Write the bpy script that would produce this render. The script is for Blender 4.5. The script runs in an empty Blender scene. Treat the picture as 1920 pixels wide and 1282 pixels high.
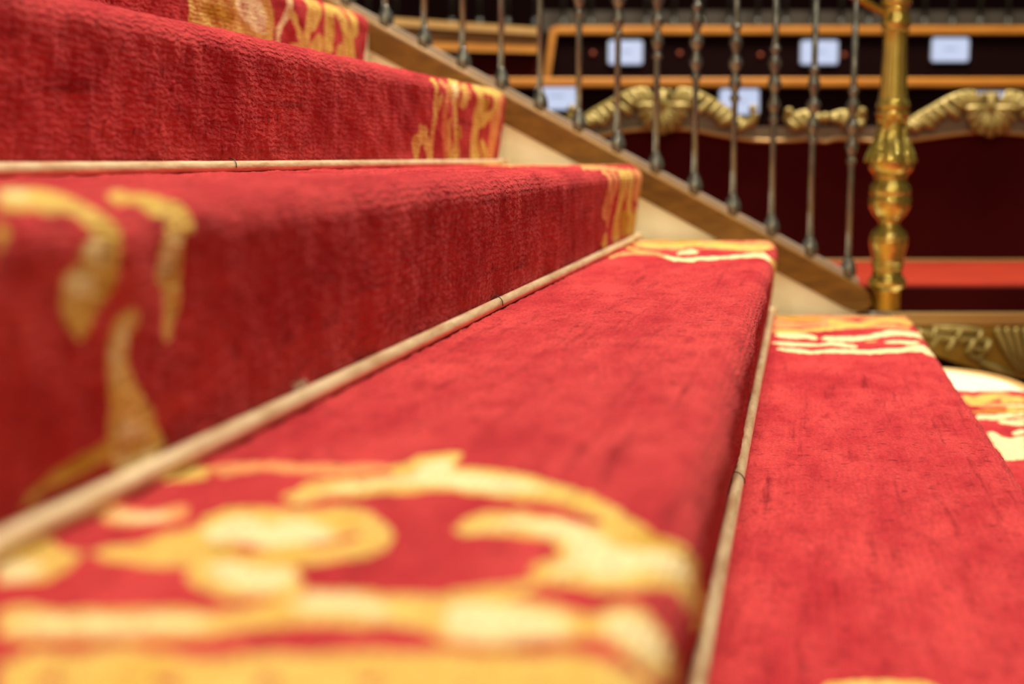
import bpy, bmesh, math, random
import numpy as np
from mathutils import Vector, Matrix

random.seed(7)
rng = np.random.default_rng(11)
S = bpy.context.scene
COL = S.collection

# ------------------------------------------------------------------ camera
PITCH = math.radians(7.3919)      # looking slightly down
YAW = math.radians(11.4355)       # turned left of the step direction (+Y)
cam_d = bpy.data.cameras.new('camera')
cam = bpy.data.objects.new('camera', cam_d)
COL.objects.link(cam)
cam.location = (0, 0, 0)
cam.rotation_euler = (math.radians(90) - PITCH, 0, YAW)
cam_d.lens = 50
cam_d.sensor_width = 36
cam_d.sensor_fit = 'HORIZONTAL'
cam_d.clip_start = 0.02
cam_d.dof.use_dof = True
cam_d.dof.focus_distance = 1.68
cam_d.dof.aperture_fstop = 3.2
S.camera = cam

# ------------------------------------------------------------------ light
S.view_settings.view_transform = 'Standard'
S.view_settings.look = 'None'
S.view_settings.gamma = 1
S.view_settings.use_curve_mapping = False
S.view_settings.exposure = 0.0

world = bpy.data.worlds.new('world')
S.world = world
world.use_nodes = True
bg = world.node_tree.nodes['Background']
bg.inputs[0].default_value = (1.0, 0.86, 0.68, 1)
bg.inputs[1].default_value = 0.02


def area_light(name, loc, target, size, power, color):
    d = bpy.data.lights.new(name, 'AREA')
    d.shape = 'DISK'
    d.size = size
    d.energy = power
    d.color = color
    o = bpy.data.objects.new(name, d)
    COL.objects.link(o)
    o.location = loc
    o.rotation_euler = (Vector(target) - Vector(loc)).to_track_quat('-Z', 'Y').to_euler()
    return o


# glass ceiling of the hall, and unseen bulbs; those behind the camera are added fill
area_light('ceiling_skylight', (0.25, 4.0, 4.3), (-0.1, 2.6, 0), 1.8, 515, (1.0, 0.90, 0.74))
for i, (x, y, z, p) in enumerate([(0.2, -1.9, 3.0, 75), (-0.9, -1.8, 3.3, 85), (1.2, -1.9, 2.7, 50), (-1.2, -0.4, 4.0, 20), (1.9, 0.2, 3.4, 50),
                                  (0.7, 1.0, 4.4, 90), (2.6, 0.9, 4.0, 30), (-0.6, 0.9, 4.9, 20)]):
    d = bpy.data.lights.new('unseen_bulb', 'POINT')
    d.energy = p
    d.color = (1.0, 0.85, 0.62)
    d.shadow_soft_size = 0.06
    o = bpy.data.objects.new('unseen_bulb', d)
    COL.objects.link(o)
    o.location = (x, y, z)

# ------------------------------------------------------------------ helpers
def mat(name, color, rough=0.5, metal=0.0, sheen=0.0, color2=None, scale=20, stretch=(1, 1, 1), bump=0.0, bscale=60,
        coat=0.0, spec=0.5):
    m = bpy.data.materials.new(name)
    m.use_nodes = True
    nt = m.node_tree
    b = nt.nodes['Principled BSDF']
    b.inputs['Base Color'].default_value = (*color, 1)
    b.inputs['Roughness'].default_value = rough
    b.inputs['Metallic'].default_value = metal
    b.inputs['Sheen Weight'].default_value = sheen
    b.inputs['Coat Weight'].default_value = coat
    b.inputs['Specular IOR Level'].default_value = spec
    tc = nt.nodes.new('ShaderNodeTexCoord')
    mp = nt.nodes.new('ShaderNodeMapping')
    mp.inputs['Scale'].default_value = stretch
    nt.links.new(tc.outputs['Object'], mp.inputs[0])
    if color2:
        n = nt.nodes.new('ShaderNodeTexNoise')
        n.inputs['Scale'].default_value = scale
        n.inputs['Detail'].default_value = 6
        n.inputs['Roughness'].default_value = 0.6
        nt.links.new(mp.outputs[0], n.inputs['Vector'])
        r = nt.nodes.new('ShaderNodeValToRGB')
        r.color_ramp.elements[0].position = 0.35
        r.color_ramp.elements[0].color = (*color2, 1)
        r.color_ramp.elements[1].position = 0.65
        r.color_ramp.elements[1].color = (*color, 1)
        nt.links.new(n.outputs['Fac'], r.inputs[0])
        nt.links.new(r.outputs[0], b.inputs['Base Color'])
    if bump:
        n2 = nt.nodes.new('ShaderNodeTexNoise')
        n2.inputs['Scale'].default_value = bscale
        n2.inputs['Detail'].default_value = 4
        nt.links.new(mp.outputs[0], n2.inputs['Vector'])
        bp = nt.nodes.new('ShaderNodeBump')
        bp.inputs['Strength'].default_value = bump
        bp.inputs['Distance'].default_value = 0.01
        nt.links.new(n2.outputs['Fac'], bp.inputs['Height'])
        nt.links.new(bp.outputs[0], b.inputs['Normal'])
    return m


def mesh_obj(name, verts, faces, material, parent=None, smooth=False):
    me = bpy.data.meshes.new(name)
    me.from_pydata([tuple(v) for v in verts], [], faces)
    me.update()
    if smooth:
        me.polygons.foreach_set('use_smooth', [True] * len(me.polygons))
    if material:
        me.materials.append(material)
    o = bpy.data.objects.new(name, me)
    COL.objects.link(o)
    if parent:
        o.parent = parent
    return o


def share(name, src, parent=None, loc=None, rot=None):
    o = bpy.data.objects.new(name, src.data)
    COL.objects.link(o)
    o.parent = parent
    if loc is not None:
        o.location = loc
    if rot is not None:
        o.rotation_euler = rot
    return o


def empty(name, loc=(0, 0, 0), rz=0):
    o = bpy.data.objects.new(name, None)
    o.empty_display_size = 0.1
    COL.objects.link(o)
    o.location = loc
    o.rotation_euler = (0, 0, rz)
    return o


def tag(o, label, cat=None, group=None, kind=None):
    o['label'] = label
    if cat:
        o['category'] = cat
    if group:
        o['group'] = group
    if kind:
        o['kind'] = kind
    return o


class MB:
    """collects shapes for ONE mesh object"""
    def __init__(self):
        self.v, self.f = [], []

    def add(self, verts, faces):
        n = len(self.v)
        self.v += [tuple(p) for p in verts]
        self.f += [tuple(i + n for i in q) for q in faces]
        return self

    def box(self, x0, x1, y0, y1, z0, z1, bev=0.0):
        if bev <= 0:
            vs = [(x, y, z) for x in (x0, x1) for y in (y0, y1) for z in (z0, z1)]
            return self.add(vs, [(0, 1, 3, 2), (4, 6, 7, 5), (0, 4, 5, 1), (2, 3, 7, 6), (0, 2, 6, 4), (1, 5, 7, 3)])
        bm = bmesh.new()
        bmesh.ops.create_cube(bm, size=1)
        for v in bm.verts:
            v.co = Vector(((x0 + x1) / 2 + v.co.x * (x1 - x0), (y0 + y1) / 2 + v.co.y * (y1 - y0),
                           (z0 + z1) / 2 + v.co.z * (z1 - z0)))
        bmesh.ops.bevel(bm, geom=bm.edges[:], offset=bev, segments=3, affect='EDGES', profile=0.5)
        bm.verts.index_update()
        self.add([v.co[:] for v in bm.verts], [[v.index for v in f.verts] for f in bm.faces])
        bm.free()
        return self

    def prism(self, pts, a, b, axis='y'):
        """polygon pts (p,q) extruded from a to b; axis y -> (p,a,q); axis z -> (p,q,a)"""
        n = len(pts)
        mk = (lambda p, t: (p[0], t, p[1])) if axis == 'y' else (lambda p, t: (p[0], p[1], t))
        vs = [mk(p, a) for p in pts] + [mk(p, b) for p in pts]
        fs = [tuple(range(n)), tuple(range(2 * n - 1, n - 1, -1))]
        fs += [(i, (i + 1) % n + 0, (i + 1) % n + n, i + n)[::-1] for i in range(n)]
        return self.add(vs, fs)

    def lathe(self, prof, seg=24, flute=None, c=(0, 0, 0)):
        """prof: list (r,z) ; flute(r,z,a)->r"""
        vs, fs = [], []
        for r, z in prof:
            for j in range(seg):
                a = 2 * math.pi * j / seg
                rr = flute(r, z, a) if flute else r
                vs.append((c[0] + rr * math.cos(a), c[1] + rr * math.sin(a), c[2] + z))
        for i in range(len(prof) - 1):
            for j in range(seg):
                k = (j + 1) % seg
                fs.append((i * seg + j, i * seg + k, (i + 1) * seg + k, (i + 1) * seg + j))
        fs.append(tuple(range(seg))[::-1])
        fs.append(tuple((len(prof) - 1) * seg + j for j in range(seg)))
        return self.add(vs, fs)

    def tube(self, pts, rad, seg=10, flat=(1.0, 1.0), side=(0, 1, 0)):
        """swept ellipse along pts; flat=(in-plane, along side) radius factors"""
        P = [Vector(p) for p in pts]
        n = len(P)
        if not hasattr(rad, '__len__'):
            rad = [rad] * n
        sd = Vector(side)
        vs, fs = [], []
        for i in range(n):
            t = (P[min(i + 1, n - 1)] - P[max(i - 1, 0)])
            t = t.normalized() if t.length > 1e-9 else Vector((0, 0, 1))
            b = (sd - t * sd.dot(t))
            b = b.normalized() if b.length > 1e-6 else t.orthogonal().normalized()
            nrm = t.cross(b)
            for j in range(seg):
                a = 2 * math.pi * j / seg
                vs.append(P[i] + nrm * (math.cos(a) * rad[i] * flat[0]) + b * (math.sin(a) * rad[i] * flat[1]))
        for i in range(n - 1):
            for j in range(seg):
                k = (j + 1) % seg
                fs.append((i * seg + j, i * seg + k, (i + 1) * seg + k, (i + 1) * seg + j))
        fs.append(tuple(range(seg))[::-1])
        fs.append(tuple((n - 1) * seg + j for j in range(seg)))
        return self.add(vs, fs)

    def ball(self, c, r, seg=12, rings=8, sq=(1, 1, 1)):
        vs, fs = [], []
        for i in range(1, rings):
            t = math.pi * i / rings
            for j in range(seg):
                a = 2 * math.pi * j / seg
                vs.append((c[0] + r * sq[0] * math.sin(t) * math.cos(a), c[1] + r * sq[1] * math.sin(t) * math.sin(a),
                           c[2] + r * sq[2] * math.cos(t)))
        for i in range(rings - 2):
            for j in range(seg):
                k = (j + 1) % seg
                fs.append((i * seg + j, (i + 1) * seg + j, (i + 1) * seg + k, i * seg + k))
        fs.append(tuple(range(seg)))
        fs.append(tuple((rings - 2) * seg + j for j in range(seg))[::-1])
        return self.add(vs, fs)

    def build(self, name, material, parent=None, smooth=False):
        return mesh_obj(name, self.v, self.f, material, parent, smooth)


def smooth_by_angle(o, deg=40):
    bm = bmesh.new()
    bm.from_mesh(o.data)
    for f in bm.faces:
        f.smooth = True
    lim = math.radians(deg)
    for e in bm.edges:
        if len(e.link_faces) == 2 and e.calc_face_angle(0) > lim:
            e.smooth = False
    bm.to_mesh(o.data)
    bm.free()
    return o


def curve_pts(P, n=6):
    """Catmull-Rom resample of tuples"""
    P = [Vector(p) for p in P]
    out = []
    m = len(P)
    for i in range(m - 1):
        p0, p1, p2, p3 = P[max(i - 1, 0)], P[i], P[i + 1], P[min(i + 2, m - 1)]
        for k in range(n):
            t = k / n
            out.append(0.5 * ((2 * p1) + (p2 - p0) * t + (2 * p0 - 5 * p1 + 4 * p2 - p3) * t * t + (3 * p1 - p0 - 3 * p2 + p3) * t ** 3))
    out.append(P[-1])
    return out


# ------------------------------------------------------------------ materials
M = {}
M['stone'] = mat('cream_stone', (0.92, 0.86, 0.68), 0.45, color2=(0.86, 0.78, 0.57), scale=9, bump=0.05, bscale=40)
M['wood'] = mat('varnished_wood', (0.25, 0.115, 0.014), 0.45, color2=(0.13, 0.055, 0.006), scale=5, stretch=(2, 12, 12), spec=0.3)
M['rim'] = mat('pale_wood', (0.62, 0.38, 0.13), 0.4, color2=(0.5, 0.28, 0.09), scale=8)
M['amber'] = mat('amber_wood', (0.62, 0.25, 0.03), 0.35, color2=(0.48, 0.17, 0.018), scale=4, stretch=(2, 14, 14), coat=0.3)
M['pewter'] = mat('grey_metal', (0.20, 0.215, 0.195), 0.20, 0.6, color2=(0.14, 0.15, 0.135), scale=30, coat=0.6)
M['strip'] = mat('metal_strip', (0.58, 0.53, 0.46), 0.35, 0.4, color2=(0.48, 0.43, 0.36), scale=15)
M['brass'] = mat('polished_brass', (0.60, 0.51, 0.11), 0.14, 0.70, color2=(0.50, 0.39, 0.065), scale=18, bump=0.12, bscale=90, coat=0.7)
M['brassbase'] = mat('satin_brass', (0.62, 0.36, 0.04), 0.45, 0.7)
M['gilt'] = mat('gilded_carving', (0.38, 0.29, 0.09), 0.42, 0.35, color2=(0.27, 0.20, 0.05), scale=40, bump=0.2, bscale=150)
M['frame'] = mat('settee_wood', (0.19, 0.15, 0.10), 0.4, color2=(0.13, 0.10, 0.065), scale=12)
M['giltline'] = mat('gilt_moulding', (0.46, 0.27, 0.09), 0.4, 0.3)
M['apron'] = mat('olive_gilt', (0.34, 0.20, 0.016), 0.45, 0.3, color2=(0.27, 0.15, 0.012), scale=10)
M['velvet'] = mat('shaded_red_velvet', (0.045, 0.0006, 0.001), 0.85, sheen=0.02, color2=(0.037, 0.0005, 0.0008), scale=4, spec=0.1)  # shade of the upright velvet faces is put into this colour
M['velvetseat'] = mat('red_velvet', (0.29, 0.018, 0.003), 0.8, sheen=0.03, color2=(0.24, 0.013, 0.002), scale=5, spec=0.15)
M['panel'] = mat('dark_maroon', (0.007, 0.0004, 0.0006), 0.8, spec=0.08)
M['plinth'] = mat('dark_grey_wood', (0.05, 0.038, 0.026), 0.6)
M['floor'] = mat('dark_red_floor', (0.10, 0.008, 0.01), 0.9, spec=0.1)
M['dimmetal'] = mat('dim_metal', (0.06, 0.048, 0.040), 0.4, 0.4)
M['stud'] = mat('red_stud', (0.35, 0.06, 0.02), 0.4)
M['wire'] = mat('dark_wire', (0.03, 0.025, 0.02), 0.4, 0.6)
M['lint'] = mat('pale_lint', (0.75, 0.65, 0.5), 0.9)
# stair rods: worn gilded wood
M['rod'] = mat('worn_gilt_rod', (0.90, 0.76, 0.48), 0.32, 0.2, color2=(0.58, 0.38, 0.20), scale=14, stretch=(6, 1.2, 6), bump=0.08, bscale=60)


def screen_material():
    m = bpy.data.materials.new('lit_screen')
    m.use_nodes = True
    nt = m.node_tree
    b = nt.nodes['Principled BSDF']
    b.inputs['Base Color'].default_value = (0.05, 0.05, 0.06, 1)
    b.inputs['Roughness'].default_value = 0.3
    tc = nt.nodes.new('ShaderNodeTexCoord')
    sx = nt.nodes.new('ShaderNodeSeparateXYZ')
    nt.links.new(tc.outputs['Generated'], sx.inputs[0])

    def band(sock, lo, hi, soft):
        r = nt.nodes.new('ShaderNodeValToRGB')
        e = r.color_ramp.elements
        e[0].position, e[0].color = lo - soft, (0, 0, 0, 1)
        e[1].position, e[1].color = lo, (1, 1, 1, 1)
        a = e.new(hi)
        a.color = (1, 1, 1, 1)
        a = e.new(hi + soft)
        a.color = (0, 0, 0, 1)
        nt.links.new(sock, r.inputs[0])
        return r.outputs[0]
    bx = band(sx.outputs[0], 0.35, 0.65, 0.05)
    bz = band(sx.outputs[2], 0.50, 0.56, 0.04)
    mu = nt.nodes.new('ShaderNodeMath')
    mu.operation = 'MULTIPLY'
    nt.links.new(bx, mu.inputs[0])
    nt.links.new(bz, mu.inputs[1])
    mx = nt.nodes.new('ShaderNodeMix')
    mx.data_type = 'RGBA'
    mx.inputs[6].default_value = (0.60, 0.68, 0.92, 1)
    mx.inputs[7].default_value = (0.36, 0.42, 0.58, 1)
    nt.links.new(mu.outputs[0], mx.inputs[0])
    nt.links.new(mx.outputs[2], b.inputs['Emission Color'])
    b.inputs['Emission Strength'].default_value = 0.9
    return m


M['screen'] = screen_material()
M['bezel'] = mat('screen_bezel', (0.25, 0.27, 0.32), 0.4)

# ------------------------------------------------------------------ stair layout
RISE, RUN, X0, Z0, OV, RN = 0.16, 0.28865, -0.642, -0.017, 0.018, 0.026
SKEW = 0.14                      # the balustrade runs at a slight angle to the steps
EDGE = 3.06                      # far edge of the carpet
FLOOR = Z0 - RISE * 5


def XR(k):
    return X0 + RUN * k          # foot of riser k


def ZT(k):
    return Z0 - RISE * k         # tread at the foot of riser k


def sk(x):
    return SKEW * (x + 0.3)


def fold_profile(k, fine=True):
    """tread ZT(k-1) from the foot of riser k-1 to the nosing, then down riser k; returns points, normals, arc length"""
    zt, x0, xn, zb = ZT(k - 1), XR(k - 1), XR(k) + OV, ZT(k)
    cx, cz = xn - RN, zt - RN
    P = [(x, zt) for x in np.linspace(x0, cx, 57)]
    Nn = [(0, 1)] * len(P)
    for i in range(1, 11):
        a = math.radians(90 - 95 * i / 10)
        P.append((cx + RN * math.cos(a), cz + RN * math.sin(a)))
        Nn.append((math.cos(a), math.sin(a)))
    a = P[-1]
    b = (XR(k), zb)
    L = math.hypot(b[0] - a[0], b[1] - a[1])
    nn = (-(b[1] - a[1]) / L, (b[0] - a[0]) / L)
    for t in np.linspace(0, 1, 35)[1:]:
        P.append((a[0] + (b[0] - a[0]) * t, a[1] + (b[1] - a[1]) * t))
        Nn.append(nn)
    P, Nn = np.array(P), np.array(Nn)
    s = np.concatenate([[0], np.cumsum(np.hypot(*np.diff(P, axis=0).T))])
    return P, Nn, s


STEP = 0.4566549
PAT = [
(0,[714,472,740,464,760,467,758,479,731,489,717,483]),
(3,[761,479,766,493,771,506,771,522,771,537,770,552,769,566,768,581,745,587,746,573,747,559,748,545,747,530,746,515,742,505,737,495]),
(0,[692,545,717,548,731,558,739,576,740,590,758,583,794,589,800,600,806,611,792,616,765,617,762,629,758,640,755,652,744,666,733,679,709,700,674,720,641,737,639,730,649,718,670,702,686,686,694,665,698,653,701,641,703,630,704,618,703,604,702,590,696,581,691,571,675,560]),
(1,[688,555,703,562,718,568,723,578,728,588,734,599,779,599,795,611,753,619,745,637,738,654,727,667,716,681,711,670,706,660,710,647,713,634,716,621,716,609,715,598,714,587,707,577,701,568]),
(0,[629,651,645,650,657,658,659,668,661,678,657,696,643,708,638,715,660,722,641,737,630,748,644,761,661,775,848,842,981,899,966,912,833,873,650,805,580,772,573,763,560,756,544,748,531,739,532,728,539,716,548,705,560,701,572,702,584,707,596,706,605,702,617,693,623,679,623,665,617,657]),
(1,[635,656,643,667,652,679,645,698,635,709,624,719,596,730,594,743,615,754,624,764,618,774,593,764,572,750,554,738,547,723,556,708,577,712,599,712,617,700,636,682,636,669]),
(2,[634,734,632,742,629,755,648,773,621,760,613,748,617,739]),
(2,[564,717,566,722,555,724,551,720]),
(0,[497,502,501,513,494,525,497,536,496,545,494,554,493,563,495,571,496,578,497,586,500,593,504,601,515,605,524,610,531,621,529,635,522,646,520,643,521,652,521,660,522,669,530,675,537,682,543,690,548,698,547,706,539,708,530,701,523,694,518,703,513,713,501,727,499,736,510,738,515,746,518,755,524,765,531,775,579,802,614,822,468,767,468,757,467,748,474,739,471,728,469,721,468,713,466,706,465,698,468,686,477,678,484,670,483,662,481,655,482,641,484,632,486,623,482,617,478,610,473,604,468,598,465,592,462,585,461,577,461,570,460,562,461,554,461,546,461,538,461,530,460,522]),
(1,[493,678,514,676,515,687,511,696,507,706,501,715,495,724,483,730,476,727,474,720,472,712,472,705,471,697,475,686]),
(1,[497,739,507,745,510,754,511,764,506,774,486,764,480,754,479,744]),
(1,[485,513,488,524,488,532,487,541,487,549,486,558,486,566,486,574,487,582,487,590,477,593,475,586,474,579,472,572,470,565,470,557,471,549,471,541,471,533,472,520]),
(1,[510,612,520,620,519,629,517,638,502,656,491,655,494,645,498,636,499,621]),
(0,[438,535,448,541,447,551,445,562,447,568,449,575,450,582,448,591,447,599,445,608,447,614,450,621,452,628,451,636,451,643,450,651,453,663,454,670,455,678,457,685,456,693,456,700,456,708,455,715,455,723,455,731,452,738,453,746,457,757,460,765,444,770,423,760,411,753,403,747,399,742,398,736,397,729,397,723,396,717,396,711,396,705,395,699,395,693,395,686,394,680,394,674,393,668,393,662,393,656,392,649,392,643,391,637,391,631,391,625,390,619,390,613,390,606,389,600,389,594,388,588,388,582,388,576,387,569,387,563,411,550]),
(0,[423,560,434,563,433,574,422,587,412,586,412,578,412,570]),
(0,[425,596,436,599,435,610,425,622,415,621,414,613,414,605]),
(0,[428,635,438,639,438,650,427,661,417,660,417,652,416,644]),
(0,[430,672,441,677,440,687,429,698,419,696,419,688,418,680]),
(0,[432,711,443,717,443,727,432,737,422,734,421,726,421,718]),
(9,[421,558,425,561,421,567,410,572,409,565]),
(9,[423,596,427,599,424,605,412,609,412,602]),
(9,[425,630,429,633,426,639,414,642,414,635]),
(9,[427,665,431,668,428,673,416,676,416,669]),
(9,[425,698,431,700,426,705,418,706,418,701]),
(3,[652,467,663,471,657,489,667,501,663,508,646,514,629,510,622,499,631,480]),
(1,[646,475,649,488,652,502,637,507,630,495]),
(0,[575,501,589,500,595,507,601,514,609,521,616,528,642,523,660,529,665,545,664,556,662,568,668,582,656,602,628,621,601,628,579,625,568,614,563,602,564,597,536,609,527,611,515,607,517,595,514,584,527,568,545,555,555,554,556,544,556,530,562,513]),
(1,[622,532,643,536,644,548,628,562,641,570,629,584,614,599,599,594,597,585,594,576,597,567,604,558,596,552,599,543]),
(9,[588,558,600,560,590,569,584,583,579,572,581,564]),
(9,[597,588,603,599,613,606,623,606,609,610,598,604,593,594]),
(1,[561,558,565,568,556,579,554,589,563,587,557,598,539,604,523,600,526,588,537,572]),
(2,[594,540,587,557,574,574,576,583,577,592,567,595,567,586,566,577,570,566,575,555]),
(0,[562,466,577,468,595,464,599,469,585,485,568,499,551,503,532,501,526,493,522,488]),
(1,[556,469,563,474,560,484,551,493,538,493,531,483]),
(0,[857,997,867,1016,871,1036,869,1060,857,1076,820,1069,819,1057,818,1045,818,1034,817,1022,816,1010,816,998]),
(0,[674,241,704,226,738,215,675,264,647,292,653,301,664,307,667,314,666,320,663,331,659,341,651,350,643,357,637,364,631,367,623,362,618,355,612,348,610,338,611,332,625,331,630,329,627,323,632,319,644,317,638,313,633,307,626,304,607,301,592,300,577,298,573,298]),
(1,[632,320,642,318,651,322,653,327,647,331,636,329,631,324]),
(1,[614,334,626,333,638,334,646,340,640,345,625,345,614,341]),
(1,[646,259,674,254,620,286,603,292,588,291]),
(2,[659,332,663,331,659,341,651,350,646,352,648,347,654,339]),
(2,[568,305,575,305,573,310,564,317,558,321,555,321,565,305]),
(0,[685,293,710,287,713,291,724,294,741,295,754,302,761,311,763,320,757,323,744,322,752,332,751,343,755,355,753,366,748,375,740,380,731,378,729,370,730,360,726,350,727,348,715,346,707,344,711,336,716,325,721,316,722,311,709,309,705,302,691,300,679,298]),
(1,[720,324,735,320,740,328,738,337,726,342,715,341,717,332]),
(2,[741,334,750,332,751,343,743,342]),
(0,[669,356,680,354,692,359,690,367,684,374,685,385,696,397,710,408,730,420,743,433,748,443,736,447,708,446,682,445,678,433,674,434,655,435,635,437,620,438,605,442,592,442,607,434,621,430,633,426,653,424,668,422,667,414,670,405,665,396,661,386,662,375,665,362]),
(1,[676,417,691,416,712,424,715,429,700,430,681,424]),
(1,[677,429,695,434,708,440,727,438,741,443,730,448,707,447,686,446]),
(1,[672,360,682,358,684,366,677,377,675,387,677,396,669,391,665,378]),
(2,[711,409,730,420,743,433,745,439,733,434,724,422]),
(2,[621,430,633,426,653,424,667,423,672,430,651,433,632,435]),
(2,[674,424,698,433,718,433,703,438,687,433]),
(0,[2141,-573,2212,-581,2288,-590,2369,-599,2456,-610,2482,-586,2507,-571,2520,-545,2517,-515,2503,-488,2411,-482,2326,-476,2246,-471,2171,-466,2161,-502,2151,-538]),
(1,[2319,-579,2414,-589,2457,-573,2483,-551,2481,-526,2423,-528,2364,-543,2324,-560]),
(2,[2199,-553,2267,-554,2328,-547,2316,-529,2257,-530,2198,-540]),
(1,[2570,-613,2567,-610,2559,-605,2561,-599,2563,-593,2564,-588,2564,-583,2562,-578,2559,-574,2555,-569,2551,-564,2547,-560,2542,-556,2537,-551,2532,-546,2528,-541,2528,-537,2528,-532,2530,-528,2532,-525,2534,-520,2536,-516,2538,-511,2541,-508,2549,-506,2554,-504,2557,-507,2561,-510,2558,-514,2555,-518,2552,-522,2551,-526,2551,-530,2551,-534,2552,-537,2554,-541,2557,-544,2563,-548,2570,-552,2577,-557,2583,-562,2587,-567,2591,-573,2593,-578,2595,-584,2595,-590,2593,-597,2590,-603,2588,-608,2577,-611]),
(0,[2584,-582,2582,-578,2577,-574,2581,-571,2586,-568,2592,-564,2597,-560,2602,-556,2607,-552,2613,-547,2619,-542,2624,-538,2630,-534,2636,-529,2642,-525,2646,-521,2660,-521,2671,-519,2672,-524,2679,-528,2672,-532,2665,-535,2658,-540,2652,-544,2645,-548,2639,-552,2632,-557,2626,-561,2620,-565,2616,-569,2611,-573,2607,-576,2603,-580,2592,-580]),
(0,[2662,-625,2659,-619,2650,-613,2656,-608,2662,-603,2667,-598,2669,-594,2669,-589,2668,-584,2665,-578,2663,-572,2661,-566,2660,-559,2659,-553,2658,-546,2657,-540,2655,-533,2653,-525,2650,-518,2648,-512,2663,-507,2670,-502,2680,-507,2697,-512,2697,-519,2698,-526,2699,-534,2699,-540,2701,-547,2703,-554,2704,-561,2706,-567,2708,-573,2710,-579,2713,-585,2716,-591,2716,-598,2712,-605,2706,-611,2698,-617,2692,-622,2674,-622]),
(0,[2728,-627,2723,-623,2712,-618,2713,-612,2714,-605,2714,-598,2714,-593,2712,-588,2709,-583,2705,-579,2701,-574,2697,-570,2695,-566,2692,-562,2690,-559,2687,-556,2696,-552,2698,-549,2707,-551,2721,-553,2726,-556,2731,-559,2736,-564,2741,-568,2745,-572,2748,-577,2751,-583,2754,-588,2755,-594,2755,-601,2753,-608,2751,-616,2748,-622,2735,-625]),
(0,[2759,-553,2749,-549,2732,-547,2727,-544,2723,-540,2718,-537,2713,-533,2709,-530,2706,-526,2703,-522,2699,-518,2696,-515,2719,-512,2728,-504,2747,-511,2774,-512,2775,-516,2776,-519,2778,-523,2779,-527,2779,-531,2779,-535,2779,-539,2779,-543,2778,-546,2763,-549]),
(0,[2636,-525,2622,-523,2609,-524,2605,-523,2602,-522,2598,-521,2594,-519,2591,-518,2602,-514,2599,-508,2616,-511,2631,-508,2633,-510,2636,-511,2639,-513,2641,-515,2643,-516,2634,-520]),
(0,[2794,-616,2787,-611,2773,-606,2774,-601,2775,-595,2776,-588,2777,-582,2778,-577,2779,-572,2780,-566,2781,-561,2782,-555,2783,-548,2784,-539,2785,-530,2785,-522,2802,-517,2810,-512,2819,-517,2835,-524,2836,-532,2836,-541,2836,-551,2835,-559,2833,-565,2829,-571,2826,-576,2823,-581,2820,-586,2819,-592,2818,-598,2817,-604,2817,-609,2802,-612]),
(0,[2801,-618,2806,-613,2802,-606,2812,-603,2823,-600,2832,-597,2839,-594,2847,-591,2855,-587,2863,-582,2871,-577,2877,-573,2883,-568,2888,-563,2893,-558,2898,-553,2902,-549,2906,-544,2910,-539,2914,-534,2918,-527,2923,-520,2928,-512,2932,-504,2960,-502,2980,-496,2988,-505,3008,-512,3001,-519,2993,-527,2985,-535,2978,-541,2972,-547,2966,-552,2960,-557,2954,-562,2947,-567,2941,-572,2933,-577,2926,-581,2919,-586,2913,-591,2907,-597,2900,-602,2892,-607,2879,-612,2864,-616,2850,-619,2837,-621,2818,-618]),
(0,[2931,-625,2927,-621,2916,-616,2919,-611,2922,-606,2925,-600,2928,-594,2931,-589,2934,-583,2937,-576,2940,-569,2943,-564,2962,-561,2974,-557,2981,-563,2997,-569,2994,-574,2991,-581,2987,-588,2984,-595,2979,-600,2974,-606,2968,-612,2962,-617,2957,-621,2941,-623]),
(0,[2884,-545,2878,-541,2865,-536,2865,-531,2866,-526,2866,-519,2866,-514,2866,-509,2882,-506,2892,-501,2900,-507,2916,-511,2914,-516,2912,-522,2910,-528,2908,-534,2906,-539,2892,-541]),
(0,[2383,-73,2437,-71,2456,-53,2466,-33,2500,-20,2504,-12,2466,-12,2441,-30,2426,-38,2405,-39,2406,-27,2400,-14,2379,-14,2369,-30,2356,-41,2359,-52,2390,-60,2397,-67]),
(0,[2458,-158,2449,-154,2439,-149,2444,-147,2450,-144,2454,-141,2455,-139,2455,-136,2455,-132,2455,-127,2456,-122,2457,-117,2458,-112,2458,-106,2459,-100,2459,-95,2459,-89,2459,-84,2459,-78,2459,-73,2460,-67,2461,-61,2461,-56,2462,-50,2462,-45,2463,-39,2463,-33,2463,-28,2464,-23,2464,-20,2465,-17,2465,-14,2478,-12,2485,-9,2491,-12,2504,-13,2505,-16,2505,-19,2505,-22,2504,-27,2502,-32,2501,-38,2499,-44,2497,-50,2496,-56,2494,-61,2493,-67,2492,-73,2490,-78,2488,-84,2486,-89,2484,-95,2483,-100,2483,-106,2483,-112,2483,-117,2483,-123,2483,-128,2483,-132,2484,-137,2487,-142,2488,-147,2487,-151,2484,-155,2484,-159,2467,-158]),
(0,[2508,-131,2502,-129,2491,-126,2490,-123,2489,-119,2488,-115,2486,-111,2484,-108,2480,-105,2477,-102,2473,-98,2471,-94,2471,-90,2471,-85,2473,-81,2474,-77,2484,-74,2489,-72,2494,-74,2503,-77,2502,-81,2502,-85,2502,-90,2504,-93,2506,-96,2509,-100,2513,-103,2518,-106,2521,-110,2523,-114,2524,-119,2524,-123,2524,-126,2514,-129]),
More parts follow.
